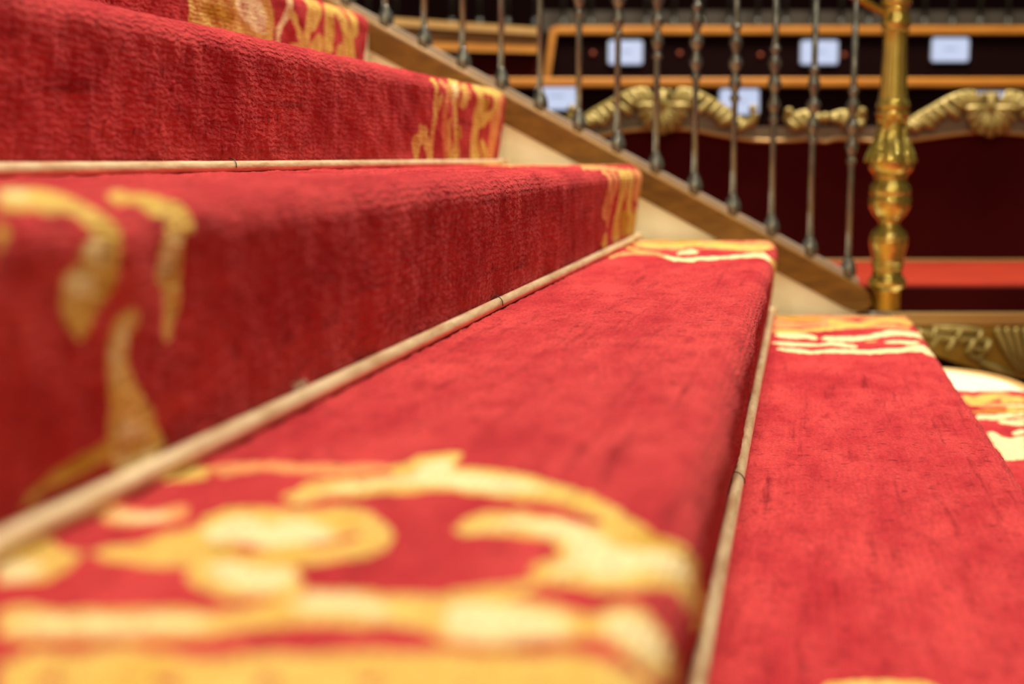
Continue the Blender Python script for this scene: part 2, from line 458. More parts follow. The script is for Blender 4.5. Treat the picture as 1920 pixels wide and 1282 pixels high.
(3,[2519,-156,2513,-153,2506,-149,2515,-146,2524,-144,2531,-142,2535,-140,2536,-137,2538,-134,2539,-131,2541,-128,2540,-125,2538,-122,2535,-118,2533,-113,2532,-108,2533,-102,2535,-96,2536,-89,2538,-83,2540,-77,2542,-71,2545,-65,2548,-58,2553,-50,2560,-41,2567,-31,2574,-22,2588,-16,2595,-14,2598,-16,2602,-23,2595,-32,2588,-42,2581,-51,2576,-59,2573,-65,2570,-71,2568,-77,2566,-83,2564,-90,2562,-96,2561,-103,2560,-108,2560,-113,2562,-117,2565,-121,2568,-124,2568,-128,2567,-132,2566,-136,2566,-140,2565,-144,2563,-148,2558,-152,2552,-155,2548,-158,2529,-157]),
(0,[3786,-519,2593,-158,2566,-149,2571,-147,2574,-145,2575,-144,2574,-143,2572,-140,2571,-136,2571,-131,2573,-126,2576,-123,2579,-119,2582,-115,2586,-111,2592,-105,2598,-98,2606,-91,2614,-84,2621,-77,2626,-71,2630,-65,2634,-58,2638,-52,2641,-45,2643,-36,2645,-27,2646,-19,2664,-13,2676,-9,2684,-13,2698,-19,2692,-27,2685,-36,2679,-45,2673,-52,2670,-59,2666,-65,2662,-72,2657,-78,2652,-86,2647,-93,2642,-101,2638,-107,2636,-112,2636,-117,2637,-120,2638,-124,2639,-128,2638,-133,2640,-138,2648,-144,2660,-151,2680,-161,3883,-520,3857,-523,3838,-524,3813,-519]),
(1,[2613,-156,2602,-152,2587,-148,2587,-146,2588,-144,2589,-142,2589,-140,2589,-138,2589,-134,2590,-130,2592,-126,2593,-123,2604,-120,2609,-118,2614,-120,2625,-123,2626,-127,2627,-131,2629,-136,2632,-140,2634,-144,2635,-148,2635,-151,2635,-154,2636,-156,2618,-155]),
(0,[2580,-93,2575,-91,2566,-87,2567,-81,2568,-75,2570,-68,2573,-62,2577,-56,2582,-50,2587,-44,2592,-38,2596,-33,2600,-28,2605,-23,2608,-19,2611,-15,2629,-13,2640,-10,2645,-13,2658,-17,2654,-20,2649,-25,2643,-29,2638,-34,2631,-40,2624,-45,2618,-51,2611,-57,2606,-63,2603,-69,2600,-75,2598,-82,2596,-87,2585,-91]),
(0,[2689,-158,2678,-153,2661,-147,2666,-144,2671,-142,2674,-140,2674,-138,2671,-137,2666,-133,2660,-129,2654,-125,2649,-122,2649,-119,2649,-116,2650,-114,2650,-112,2660,-110,2663,-107,2670,-109,2683,-109,2689,-111,2695,-113,2701,-116,2708,-118,2711,-122,2716,-126,2721,-131,2726,-136,2731,-142,2732,-148,2730,-153,2728,-157,2728,-160,2700,-157]),
(3,[2733,-153,2718,-149,2702,-145,2700,-142,2701,-138,2704,-135,2708,-131,2713,-129,2727,-128,2736,-126,2738,-129,2745,-132,2742,-134,2739,-138,2739,-142,2741,-145,2746,-149,2734,-150]),
(0,[2783,-159,2776,-154,2765,-149,2775,-147,2785,-145,2791,-143,2791,-141,2792,-139,2792,-136,2793,-132,2794,-128,2794,-124,2792,-119,2789,-113,2785,-107,2784,-101,2783,-95,2781,-88,2781,-81,2781,-74,2780,-67,2779,-60,2780,-53,2781,-46,2784,-39,2789,-31,2795,-23,2800,-16,2833,-11,2854,-5,2865,-12,2890,-17,2883,-24,2875,-32,2868,-40,2863,-46,2859,-53,2855,-60,2853,-67,2851,-74,2852,-80,2854,-87,2857,-93,2860,-100,2862,-106,2863,-112,2865,-118,2865,-124,2864,-130,2861,-135,2860,-140,2861,-145,2865,-151,2870,-158,2872,-164,4139,-518,4114,-519,2806,-161]),
(0,[2878,-161,2869,-155,2859,-147,2882,-145,2906,-144,2922,-142,2928,-141,2931,-140,2932,-138,2933,-136,2933,-134,2934,-131,2935,-127,2932,-123,2928,-119,2923,-116,2913,-113,2898,-110,2880,-107,2861,-102,2847,-97,2838,-91,2832,-86,2828,-81,2843,-77,2848,-73,2863,-76,2887,-77,2893,-81,2902,-86,2911,-90,2919,-93,2931,-95,2949,-98,2969,-102,2988,-108,3003,-113,3013,-119,3021,-125,3025,-131,3028,-137,3032,-143,3039,-149,3053,-157,4441,-519,4397,-523,4346,-525,4297,-525,4256,-525,4223,-519]),
(3,[3018,-149,3001,-146,2978,-140,2973,-135,2974,-128,2974,-122,2971,-117,2964,-113,2956,-108,2946,-103,2939,-97,2938,-91,2941,-86,2944,-81,2947,-76,2948,-71,2948,-66,2946,-60,2945,-54,2943,-48,2943,-41,2943,-33,2943,-25,2944,-19,2964,-13,2974,-9,2984,-12,3006,-17,3007,-23,3010,-31,3012,-39,3013,-46,3015,-52,3017,-58,3018,-65,3019,-71,3019,-77,3017,-82,3015,-87,3015,-91,3016,-95,3017,-99,3021,-104,3026,-110,3029,-116,3029,-123,3026,-129,3024,-136,3027,-142,3018,-146]),
(2,[2888,-140,2877,-137,2862,-135,2861,-131,2861,-127,2861,-123,2860,-120,2860,-117,2860,-114,2859,-112,2858,-109,2857,-107,2862,-105,2863,-104,2867,-105,2875,-106,2880,-108,2885,-110,2890,-113,2895,-116,2898,-119,2900,-123,2900,-127,2901,-131,2903,-135,2891,-137]),
(0,[2880,-54,2876,-51,2869,-47,2876,-42,2883,-36,2891,-29,2899,-23,2905,-17,2923,-14,2935,-12,2939,-15,2948,-19,2940,-24,2931,-31,2922,-37,2913,-43,2906,-49,2889,-52]),
(2,[2663,-78,2660,-75,2652,-73,2654,-69,2657,-65,2661,-61,2664,-57,2667,-54,2677,-52,2682,-50,2686,-52,2693,-55,2691,-58,2688,-62,2686,-66,2684,-70,2682,-74,2670,-76]),
(3,[2444,269,2346,286,2321,292,2339,293,2360,294,2385,295,2410,296,2437,296,2465,296,2495,297,2526,297,2556,298,2589,299,2626,300,2662,301,2695,302,2734,301,2754,300,2751,298,2751,294,2722,292,2690,291,2659,289,2635,287,2617,284,2614,280,2649,270,2687,260,2735,249,2778,238,2833,225,2893,212,2948,199,2596,248]),
(3,[2499,298,2492,300,2479,304,2489,307,2502,310,2511,313,2513,316,2513,319,2512,322,2513,327,2514,331,2513,336,2510,341,2506,346,2501,350,2498,355,2495,359,2493,363,2491,367,2490,371,2492,375,2495,379,2500,383,2504,386,2522,389,2532,391,2538,390,2553,388,2551,385,2549,382,2548,378,2549,375,2550,371,2553,367,2556,363,2560,359,2563,354,2568,349,2573,344,2576,339,2576,334,2576,329,2574,324,2574,319,2574,314,2570,309,2559,305,2546,301,2537,298,2512,298]),
(3,[2622,300,2609,302,2587,307,2589,310,2593,315,2598,318,2600,322,2601,325,2601,330,2597,334,2593,339,2590,344,2584,350,2578,355,2572,360,2567,365,2563,370,2560,374,2558,378,2556,383,2556,388,2557,393,2559,399,2561,403,2581,408,2591,411,2601,409,2620,407,2620,402,2619,397,2620,391,2620,387,2620,382,2620,378,2622,374,2624,369,2630,364,2639,359,2649,354,2658,348,2664,343,2669,338,2672,333,2673,328,2670,322,2663,317,2654,312,2646,307,2644,303,2628,301]),
(0,[2571,412,2559,414,2532,414,2529,418,2527,422,2525,426,2522,431,2520,434,2558,439,2582,446,2603,443,2642,443,2637,439,2631,434,2626,429,2620,424,2615,420,2585,415]),
(0,[2783,294,2737,301,2686,307,2686,310,2688,313,2688,316,2689,318,2695,321,2700,325,2708,330,2714,335,2719,341,2721,347,2723,353,2723,360,2722,367,2713,374,2703,381,2694,389,2687,396,2685,405,2687,414,2691,423,2694,431,2738,439,2766,446,2786,442,2822,439,2811,430,2800,420,2791,411,2786,403,2786,395,2788,386,2791,378,2792,371,2797,364,2803,357,2808,351,2812,345,2816,339,2822,334,2828,329,2832,324,2838,318,2840,312,2838,306,2840,301,2845,297,2792,298]),
(0,[2902,295,2872,300,2836,305,2838,308,2841,312,2843,316,2843,320,2842,325,2841,331,2839,338,2839,345,2841,352,2842,359,2845,365,2850,372,2858,380,2872,387,2889,395,2906,402,2918,409,2926,415,2932,422,2935,430,2937,436,2980,443,3004,449,3026,446,3068,445,3066,438,3062,430,3055,421,3041,413,3018,405,2992,397,2969,389,2950,382,2940,375,2934,369,2930,362,2928,355,2925,349,2925,342,2927,335,2927,327,2926,321,2926,314,2926,308,2928,303,2935,299,2908,298]),
(3,[2975,300,2960,303,2936,308,2943,311,2955,314,2963,317,2967,320,2969,324,2972,330,2972,337,2970,344,2970,350,2974,355,2978,360,2982,365,2985,369,3015,373,3029,377,3044,375,3075,373,3079,370,3082,365,3086,360,3088,354,3087,348,3088,341,3087,334,3081,326,3072,319,3060,313,3046,308,3033,304,3024,301,2990,301]),
(2,[2835,380,2823,383,2799,384,2800,388,2801,393,2803,398,2806,403,2810,408,2816,414,2823,421,2829,427,2835,432,2873,438,2896,443,2910,440,2940,438,2932,432,2923,426,2913,419,2905,413,2899,408,2893,402,2888,397,2883,392,2880,388,2850,384]),
(0,[3018,381,3010,383,2995,386,3000,392,3007,399,3013,406,3019,412,3023,418,3028,423,3031,428,3034,433,3037,437,3062,441,3077,445,3088,443,3110,442,3107,437,3104,433,3100,427,3095,422,3089,416,3081,409,3072,402,3063,395,3055,389,3030,384]),
(3,[3091,476,3081,522,3071,567,3058,609,3046,651,3031,700,3059,748,2994,764,2717,741,2739,700,2779,627,2731,575,2802,497,2930,471]),
(3,[2860,10,2860,250,3060,270,3060,10]),
(3,[2516,477,2511,479,2505,484,2525,487,2548,491,2569,495,2585,501,2597,508,2607,515,2614,524,2615,533,2608,542,2593,550,2568,559,2538,568,2511,576,2515,580,2520,581,2539,578,2582,571,2615,563,2652,553,2685,542,2708,532,2713,523,2710,514,2700,505,2687,497,2671,490,2649,485,2621,480,2593,477,2568,475,2531,476]),
(1,[2543,571,2527,574,2489,582,2469,590,2447,599,2429,607,2417,613,2409,618,2403,622,2400,627,2402,630,2414,633,2430,634,2445,636,2459,639,2467,645,2472,653,2477,663,2483,673,2491,683,2502,693,2516,703,2530,712,2540,721,2545,728,2549,734,2550,738,2548,742,2546,746,2545,750,2546,755,2558,760,2623,766,2677,770,2673,767,2696,764,2679,758,2677,752,2682,746,2685,740,2680,734,2666,729,2649,724,2634,717,2620,708,2603,698,2586,688,2572,678,2564,669,2560,658,2558,648,2555,639,2549,632,2542,627,2532,625,2526,623,2524,620,2521,617,2519,614,2521,610,2525,605,2531,599,2541,592,2555,583,2568,575,2552,572]),
(0,[2681,760,2647,761,2594,760,2582,764,2577,768,2584,772,2611,779,2702,789,2751,798,2732,802,2680,803,2628,803,2857,827,2983,840,3179,856,3682,896,3899,908,4051,914,4157,914,4266,914,4036,887,3500,839,2999,796,2765,774,2745,769,2694,763]),
(1,[2629,586,2620,589,2599,593,2606,597,2615,601,2623,605,2628,609,2633,612,2638,615,2641,618,2642,621,2644,624,2671,624,2684,624,2699,622,2731,618,2738,615,2745,611,2751,607,2754,603,2748,599,2733,596,2716,592,2698,588,2683,586,2646,586]),
(0,[2969,473,2946,477,2896,488,2874,499,2851,511,2833,523,2824,533,2824,543,2829,553,2836,563,2843,573,2851,583,2863,593,2875,603,2881,613,2878,622,2866,632,2846,642,2823,651,2802,660,2783,669,2765,678,2747,687,2732,695,2752,699,2765,701,2786,698,2828,692,2844,684,2863,674,2883,665,2903,655,2929,646,2957,636,2982,626,2999,615,3003,604,2996,594,2983,584,2970,574,2962,563,2954,553,2946,542,2941,532,2941,522,2948,511,2965,500,2986,488,3007,477,2984,474]),
(0,[2804,473,2790,476,2759,483,2742,490,2723,499,2703,508,2684,516,2668,523,2679,525,2687,526,2702,523,2734,516,2749,510,2767,501,2786,492,2805,484,2821,477,2811,474]),
(0,[3013,620,2989,623,2938,633,2916,644,2892,657,2868,669,2845,680,2827,689,2807,697,2788,705,2772,713,2761,721,2756,729,2756,736,2772,744,2807,749,2874,753,2910,755,2906,752,2903,747,2874,741,2867,733,2867,725,2873,718,2886,710,2906,702,2929,694,2953,684,2976,675,2996,664,3017,651,3037,638,3054,627,3029,621]),
(2,[3067,480,3055,482,3025,491,3009,501,2992,513,2977,525,2968,535,2968,544,2972,552,2980,559,2987,566,2992,573,2996,580,3000,588,3003,594,3005,600,3031,603,3044,603,3056,601,3080,595,3081,589,3081,582,3080,574,3078,566,3070,559,3059,552,3049,545,3041,537,3039,529,3045,519,3057,507,3072,495,3086,485,3075,480]),
(3,[2752,698,2736,700,2706,703,2696,708,2684,713,2673,718,2662,722,2655,726,2648,730,2643,734,2639,738,2639,741,2661,742,2674,743,2682,742,2704,739,2705,736,2710,733,2715,729,2722,725,2730,721,2740,716,2753,711,2765,706,2776,701,2760,699]),
(9,[2707,629,2698,631,2675,636,2665,641,2655,647,2645,654,2639,660,2642,666,2655,672,2671,679,2688,685,2703,690,2731,693,2740,693,2747,692,2760,687,2755,681,2748,674,2742,667,2739,661,2736,655,2732,649,2731,643,2731,637,2731,632,2714,630]),
(9,[2757,502,2751,503,2737,507,2731,510,2725,515,2719,519,2715,524,2715,527,2720,531,2726,535,2733,539,2739,542,2754,544,2760,544,2764,543,2772,539,2769,536,2765,531,2762,527,2760,523,2760,519,2761,515,2764,511,2767,507,2770,503,2762,502]),
(9,[2807,587,2803,588,2795,591,2796,595,2797,599,2798,603,2799,607,2802,611,2808,614,2814,617,2819,620,2824,622,2837,624,2842,624,2846,623,2854,620,2854,618,2853,614,2851,611,2850,607,2847,604,2841,600,2835,596,2830,592,2824,589,2812,587]),
(9,[2975,654,2971,655,2964,659,2968,663,2972,669,2975,675,2976,681,2973,687,2966,693,2957,700,2946,706,2937,712,2941,715,2944,716,2950,715,2967,711,2979,705,2992,699,3004,692,3013,686,3016,680,3013,673,3008,667,3001,662,2994,657,2981,654]),
(3,[3065,932,3058,986,3051,1040,3078,1089,3104,1140,3132,1191,3155,1218,4236,1492,2852,1168,2845,1124,2796,1074,2857,1036,2823,982,2790,929]),
(9,[2824,1071,2843,1095,2836,1114,2777,1108,2751,1082,2740,1034]),
(9,[2995,1072,3016,1101,2999,1125,2950,1099,2958,1075]),
(1,[2506,940,2499,942,2483,948,2478,957,2472,966,2466,975,2462,982,2458,989,2453,995,2451,1001,2450,1007,2450,1014,2452,1022,2455,1029,2456,1037,2456,1046,2455,1055,2453,1065,2452,1075,2453,1086,2454,1097,2456,1109,2460,1121,2465,1133,2470,1146,2479,1160,2487,1173,2489,1183,2489,1189,2485,1192,2479,1194,2470,1196,2462,1198,2457,1202,2455,1206,2459,1210,3597,1487,3596,1489,3613,1490,3648,1491,3676,1490,3709,1488,3739,1485,2577,1211,2579,1207,2581,1203,2581,1197,2581,1189,2568,1177,2551,1164,2533,1149,2519,1136,2514,1124,2511,1112,2511,1100,2510,1088,2510,1077,2511,1067,2513,1057,2515,1047,2514,1038,2508,1030,2501,1022,2495,1015,2490,1008,2491,1001,2496,995,2502,989,2508,983,2513,976,2517,966,2520,957,2523,948,2512,942]),
(1,[2597,930,2590,931,2574,937,2569,944,2563,953,2558,962,2554,971,2551,981,2548,991,2547,1001,2546,1010,2547,1017,2551,1023,2557,1028,2561,1033,2561,1038,2558,1046,2550,1056,2540,1067,2531,1076,2538,1083,2543,1085,2551,1084,2573,1078,2586,1069,2601,1059,2612,1048,2617,1040,2612,1033,2604,1028,2594,1023,2586,1017,2584,1010,2586,1001,2590,991,2594,981,2599,971,2602,962,2606,953,2610,944,2613,937,2603,931]),
(1,[2711,936,2698,938,2672,943,2667,949,2662,955,2657,962,2653,969,2654,975,2657,980,2660,986,2662,991,2661,996,2658,1000,2651,1004,2642,1008,2635,1011,2645,1014,2648,1016,2661,1015,2685,1014,2698,1011,2712,1007,2725,1002,2735,997,2740,992,2740,986,2740,980,2739,974,2740,968,2740,962,2742,955,2743,948,2745,942,2722,938]),
(0,[2765,927,2754,930,2737,938,2741,949,2746,962,2751,976,2758,990,2766,1003,2776,1018,2787,1034,2798,1049,2807,1062,2832,1071,2843,1073,2851,1071,2863,1063,2854,1049,2844,1034,2834,1018,2825,1003,2818,990,2813,976,2808,962,2804,948,2801,937,2777,929]),
(1,[2669,1022,2659,1024,2638,1029,2633,1037,2628,1047,2624,1056,2623,1063,2622,1069,2623,1075,2625,1080,2629,1087,2637,1095,2648,1104,2660,1113,2672,1122,2682,1130,2692,1137,2701,1143,2708,1149,2711,1155,2712,1163,2710,1172,2705,1180,2699,1187,2694,1193,2689,1198,2688,1202,2693,1206,3972,1485,3977,1488,3996,1488,4033,1488,4054,1485,2781,1208,2774,1201,2777,1194,2786,1187,2794,1178,2800,1169,2801,1160,2795,1153,2783,1146,2770,1139,2757,1132,2746,1124,2734,1115,2721,1106,2710,1097,2702,1089,2697,1082,2695,1077,2695,1071,2695,1065,2695,1058,2695,1049,2696,1039,2697,1030,2678,1024]),
(3,[2610,1099,2605,1100,2596,1102,2598,1105,2601,1109,2605,1113,2608,1117,2611,1120,2624,1123,2631,1124,2636,1123,2646,1121,2643,1118,2640,1114,2636,1110,2633,1107,2630,1103,2617,1101]),
(1,[2619,1134,2612,1135,2598,1137,2597,1140,2595,1144,2594,1149,2592,1154,2591,1160,2591,1167,2590,1175,2589,1184,2588,1191,2601,1197,2608,1198,2614,1198,2626,1194,2630,1187,2634,1179,2639,1171,2643,1163,2644,1157,2644,1152,2643,1147,2642,1143,2641,1139,2626,1136]),
(3,[2886,932,2878,933,2861,940,2856,949,2852,960,2847,971,2844,982,2844,992,2848,1003,2852,1014,2857,1025,2862,1034,2879,1041,2887,1042,2894,1041,2907,1035,2905,1025,2902,1015,2900,1003,2899,992,2899,982,2900,971,2902,960,2904,949,2906,940,2893,933]),
(0,[2960,1038,2946,1040,2915,1042,2900,1048,2883,1054,2868,1061,2858,1068,2850,1077,2845,1086,2842,1095,2844,1103,2854,1112,2870,1119,2889,1126,2906,1133,2917,1140,2926,1146,2933,1152,2937,1159,2936,1165,2931,1173,2920,1182,2904,1192,2897,1201,4297,1485,4308,1489,4330,1488,3018,1213,2986,1199,3004,1189,3024,1180,3034,1172,3035,1164,3031,1157,3023,1150,3012,1143,2997,1135,2976,1127,2955,1120,2939,1113,2929,1106,2927,1098,2930,1089,2936,1080,2943,1072,2949,1065,2958,1057,2969,1051,2979,1045,2966,1040]),
(3,[2880,1130,2871,1131,2853,1134,2851,1140,2849,1146,2846,1153,2841,1159,2837,1166,2832,1172,2826,1179,2820,1186,2815,1191,2827,1197,2835,1199,2842,1198,2861,1195,2869,1190,2879,1184,2889,1177,2898,1170,2903,1164,2905,1157,2906,1149,2906,1143,2905,1137,2889,1132]),
(2,[3047,931,3038,933,3016,938,3004,945,2990,954,2977,963,2967,972,2961,981,2961,992,2962,1002,2965,1013,2968,1022,2985,1028,2993,1030,3001,1028,3015,1022,3014,1013,3012,1003,3012,992,3014,981,3018,973,3026,963,3037,954,3048,945,3058,938,3052,933]),
(3,[3032,1065,3025,1066,3014,1070,3019,1077,3025,1084,3032,1093,3038,1102,3044,1114,3050,1127,3057,1142,3064,1155,3071,1166,3082,1175,3093,1183,3104,1189,3114,1194,3138,1198,3153,1200,3154,1199,3160,1196,3151,1191,3143,1185,3135,1178,3128,1169,3121,1158,3113,1144,3107,1130,3100,1116,3093,1104,3085,1094,3077,1085,3069,1077,3062,1071,3042,1067]),
(9,[2824,928,2821,929,2815,935,2814,943,2813,953,2813,963,2813,973,2815,982,2820,992,2826,1002,2833,1012,2838,1020,2848,1026,2851,1027,2854,1026,2857,1020,2854,1012,2849,1002,2845,992,2842,982,2839,973,2837,963,2836,952,2835,943,2834,934,2827,928]),
(9,[2915,1127,2913,1127,2911,1131,2914,1136,2917,1142,2919,1148,2919,1154,2916,1161,2909,1168,2901,1176,2892,1184,2884,1190,2883,1195,2885,1195,2887,1195,2896,1191,2905,1185,2915,1177,2925,1169,2933,1162,2936,1155,2935,1149,2932,1142,2928,1136,2924,1131,2917,1127]),
(9,[2931,936,2929,937,2922,944,2918,956,2913,968,2909,981,2906,993,2907,1001,2910,1008,2916,1015,2922,1020,2927,1024,2935,1028,2937,1028,2938,1028,2940,1024,2937,1020,2933,1015,2929,1008,2927,1001,2927,993,2928,981,2930,968,2933,955,2935,944,2933,936]),
(9,[2837,1129,2834,1129,2826,1133,2820,1138,2814,1144,2808,1151,2802,1157,2799,1163,2797,1170,2796,1178,2795,1184,2794,1190,2801,1195,2805,1196,2808,1196,2815,1192,2817,1186,2819,1179,2822,1172,2825,1165,2828,1159,2831,1152,2835,1146,2838,1139,2842,1134,2839,1130]),
(0,[2989,1487,2969,1487,2915,1486,2895,1489,2876,1493,2867,1499,2871,1506,2881,1512,2891,1518,2900,1523,2909,1530,2922,1537,2935,1545,2945,1553,2952,1561,2950,1570,2940,1579,2927,1589,2915,1598,2929,1607,2937,1612,2953,1612,2984,1610,2998,1601,3013,1591,3024,1581,3030,1572,3032,1563,3029,1554,3024,1546,3019,1539,3012,1532,3000,1525,2989,1519,2983,1515,2981,1513,2980,1510,2985,1506,2995,1502,3006,1498,2991,1491]),
(3,[2867,1507,2861,1508,2849,1512,2850,1519,2852,1528,2853,1537,2853,1546,2853,1555,2853,1564,2852,1573,2851,1583,2850,1590,2865,1598,2873,1602,2882,1601,2899,1598,2901,1590,2903,1581,2905,1571,2906,1562,2905,1553,2902,1543,2898,1534,2894,1525,2891,1517,2875,1510]),
(2,[2797,1485,2792,1486,2785,1492,2787,1502,2790,1514,2793,1526,2796,1538,2798,1548,2798,1557,2799,1567,2799,1576,2799,1583,2809,1590,2814,1592,2820,1592,2829,1588,2829,1580,2829,1571,2828,1561,2827,1552,2825,1542,2823,1530,2820,1518,2817,1506,2814,1496,2803,1487]),
(1,[2732,1486,2713,1489,2711,1497,2710,1506,2710,1515,2710,1523,2714,1530,2720,1536,2725,1542,2731,1547,2736,1552,2739,1559,2742,1565,2745,1572,2748,1578,2768,1584,2779,1589,2788,1587,2805,1585,2803,1580,2800,1573,2796,1566,2793,1559,2789,1553,2784,1548,2780,1542,2777,1537,2774,1531,2772,1523,2771,1514,2771,1505,2771,1496,2751,1489]),
(1,[2695,1522,2689,1523,2675,1525,2672,1530,2669,1536,2666,1542,2662,1547,2659,1551,2655,1555,2651,1558,2647,1560,2644,1563,2658,1567,2664,1571,2676,1571,2695,1572,2698,1570,2702,1567,2706,1563,2709,1559,2711,1555,2712,1549,2712,1543,2713,1536,2713,1531,2701,1525]),
(1,[2579,1533,2574,1534,2563,1535,2564,1538,2565,1542,2567,1546,2568,1550,2569,1553,2585,1557,2595,1561,2601,1559,2614,1559,2612,1555,2609,1551,2606,1547,2603,1543,2600,1540,2586,1536]),
(1,[2582,1488,2591,1499,2548,1510,2531,1520,2550,1552,2341,1521,2325,1488,2415,1489,2463,1486]),
(1,[2692,-900,2702,-878,2703,-857,2701,-835,2701,-814,2700,-792,2690,-771,2675,-749,2667,-728,2677,-706,2695,-685,2705,-663,2704,-642,2700,-620,2714,-620,2711,-642,2712,-663,2709,-685,2700,-706,2695,-728,2700,-749,2707,-771,2708,-792,2707,-814,2712,-835,2724,-857,2729,-878,2718,-900]),
(3,[2755,-900,2745,-878,2735,-857,2736,-835,2750,-814,2764,-792,2767,-771,2765,-749,2763,-728,2761,-706,2751,-685,2737,-663,2731,-642,2741,-620,2753,-620,2751,-642,2761,-663,2772,-685,2775,-706,2770,-728,2770,-749,2777,-771,2781,-792,2774,-814,2759,-835,2751,-857,2754,-878,2759,-900]),
(0,[2808,-900,2815,-878,2817,-857,2817,-835,2819,-814,2816,-792,2801,-771,2783,-749,2780,-728,2796,-706,2816,-685,2824,-663,2821,-642,2816,-620,2840,-620,2833,-642,2834,-663,2834,-685,2829,-706,2824,-728,2825,-749,2830,-771,2831,-792,2828,-814,2832,-835,2846,-857,2857,-878,2851,-900]),
(1,[2889,-900,2885,-878,2884,-857,2885,-835,2880,-814,2867,-792,2855,-771,2859,-749,2875,-728,2889,-706,2892,-685,2889,-663,2887,-642,2886,-620,2907,-620,2901,-642,2895,-663,2897,-685,2899,-706,2893,-728,2882,-749,2878,-771,2883,-792,2889,-814,2890,-835,2892,-857,2901,-878,2912,-900]),
(0,[2914,-900,2900,-878,2896,-857,2907,-835,2922,-814,2931,-792,2932,-771,2931,-749,2926,-728,2913,-706,2896,-685,2889,-663,2901,-642,2921,-620,2935,-620,2931,-642,2933,-663,2943,-685,2951,-706,2948,-728,2942,-749,2943,-771,2955,-792,2963,-814,2955,-835,2938,-857,2927,-878,2927,-900]),
(3,[2985,-900,2986,-878,2976,-857,2962,-835,2959,-814,2972,-792,2988,-771,2996,-749,2995,-728,2992,-706,2989,-685,2981,-663,2967,-642,2959,-620,2985,-620,2998,-642,3010,-663,3009,-685,3002,-706,3001,-728,3008,-749,3011,-771,3003,-792,2990,-814,2985,-835,2988,-857,2992,-878,2995,-900]),
(1,[2688,-455,2689,-433,2685,-410,2688,-388,2701,-366,2713,-343,2709,-321,2693,-299,2680,-277,2678,-254,2679,-232,2680,-210,2685,-187,2699,-165,2705,-165,2697,-187,2701,-210,2707,-232,2704,-254,2698,-277,2701,-299,2715,-321,2724,-343,2722,-366,2715,-388,2711,-410,2707,-433,2696,-455]),
(3,[2758,-455,2767,-433,2767,-410,2755,-388,2744,-366,2741,-343,2743,-321,2742,-299,2744,-277,2756,-254,2772,-232,2776,-210,2763,-187,2747,-165,2768,-165,2776,-187,2782,-210,2777,-232,2767,-254,2763,-277,2766,-299,2764,-321,2754,-343,2750,-366,2760,-388,2778,-410,2786,-433,2782,-455]),
(0,[2807,-455,2802,-433,2798,-410,2808,-388,2824,-366,2829,-343,2817,-321,2801,-299,2792,-277,2791,-254,2792,-232,2797,-210,2811,-187,2827,-165,2836,-165,2824,-187,2824,-210,2832,-232,2834,-254,2826,-277,2820,-299,2827,-321,2842,-343,2850,-366,2847,-388,2842,-410,2836,-433,2827,-455]),
(1,[2872,-455,2866,-433,2869,-410,2872,-388,2870,-366,2871,-343,2884,-321,2899,-299,2899,-277,2884,-254,2869,-232,2865,-210,2867,-187,2867,-165,2883,-165,2890,-187,2888,-210,2886,-232,2893,-254,2904,-277,2906,-299,2900,-321,2894,-343,2893,-366,2889,-388,2879,-410,2871,-433,2880,-455]),
(0,[2916,-455,2909,-433,2908,-410,2920,-388,2935,-366,2937,-343,2922,-321,2907,-299,2900,-277,2899,-254,2901,-232,2909,-210,2925,-187,2939,-165,2950,-165,2937,-187,2934,-210,2942,-232,2947,-254,2940,-277,2930,-299,2933,-321,2948,-343,2960,-366,2961,-388,2956,-410,2950,-433,2941,-455]),
(3,[2983,-455,2973,-433,2971,-410,2973,-388,2972,-366,2970,-343,2977,-321,2994,-299,3005,-277,2998,-254,2979,-232,2967,-210,2967,-187,2969,-165,2996,-165,2999,-187,2995,-210,2997,-232,3006,-254,3012,-277,3009,-299,3003,-321,3002,-343,3000,-366,2991,-388,2979,-410,2980,-433,2997,-455]),
(1,[2694,20,2695,43,2686,65,2675,88,2676,111,2689,134,2700,156,2703,179,2704,202,2706,225,2700,247,2684,270,2709,270,2716,247,2713,225,2710,202,2716,179,2723,156,2717,134,2700,111,2689,88,2693,65,2702,43,2708,20]),
(3,[2739,20,2744,43,2756,65,2763,88,2761,111,2762,134,2764,156,2760,179,2744,202,2730,225,2733,247,2750,270,2766,270,2756,247,2753,225,2761,202,2768,179,2769,156,2770,134,2778,111,2786,88,2779,65,2760,43,2747,20]),
(0,[2808,20,2813,43,2812,65,2813,88,2819,111,2820,134,2805,156,2786,179,2781,202,2795,225,2814,247,2822,270,2833,270,2839,247,2835,225,2825,202,2821,179,2825,156,2829,134,2831,111,2839,88,2852,65,2857,43,2842,20]),
(1,[2879,20,2882,43,2878,65,2865,88,2859,111,2868,134,2882,156,2889,179,2889,202,2890,225,2890,247,2880,270,2899,270,2900,247,2895,225,2896,202,2903,179,2904,156,2891,134,2877,111,2875,88,2883,65,2890,43,2894,20]),
(0,[2915,20,2921,43,2921,65,2921,88,2928,111,2930,134,2917,156,2896,179,2888,202,2901,225,2921,247,2931,270,2945,270,2949,247,2945,225,2936,202,2933,179,2937,156,2940,134,2942,111,2952,88,2965,65,2968,43,2950,20]),
(3,[2976,20,2986,43,2989,65,2987,88,2989,111,2993,134,2986,156,2968,179,2956,202,2962,225,2980,247,2992,270,3003,270,3002,247,2993,225,2986,202,2989,179,2996,156,2999,134,3001,111,3010,88,3020,65,3016,43,2997,20]),
(1,[2706,1220,2689,1245,2671,1271,2673,1296,2689,1321,2697,1347,2695,1372,2705,1372,2702,1347,2700,1321,2695,1296,2699,1271,2712,1245,2719,1220]),
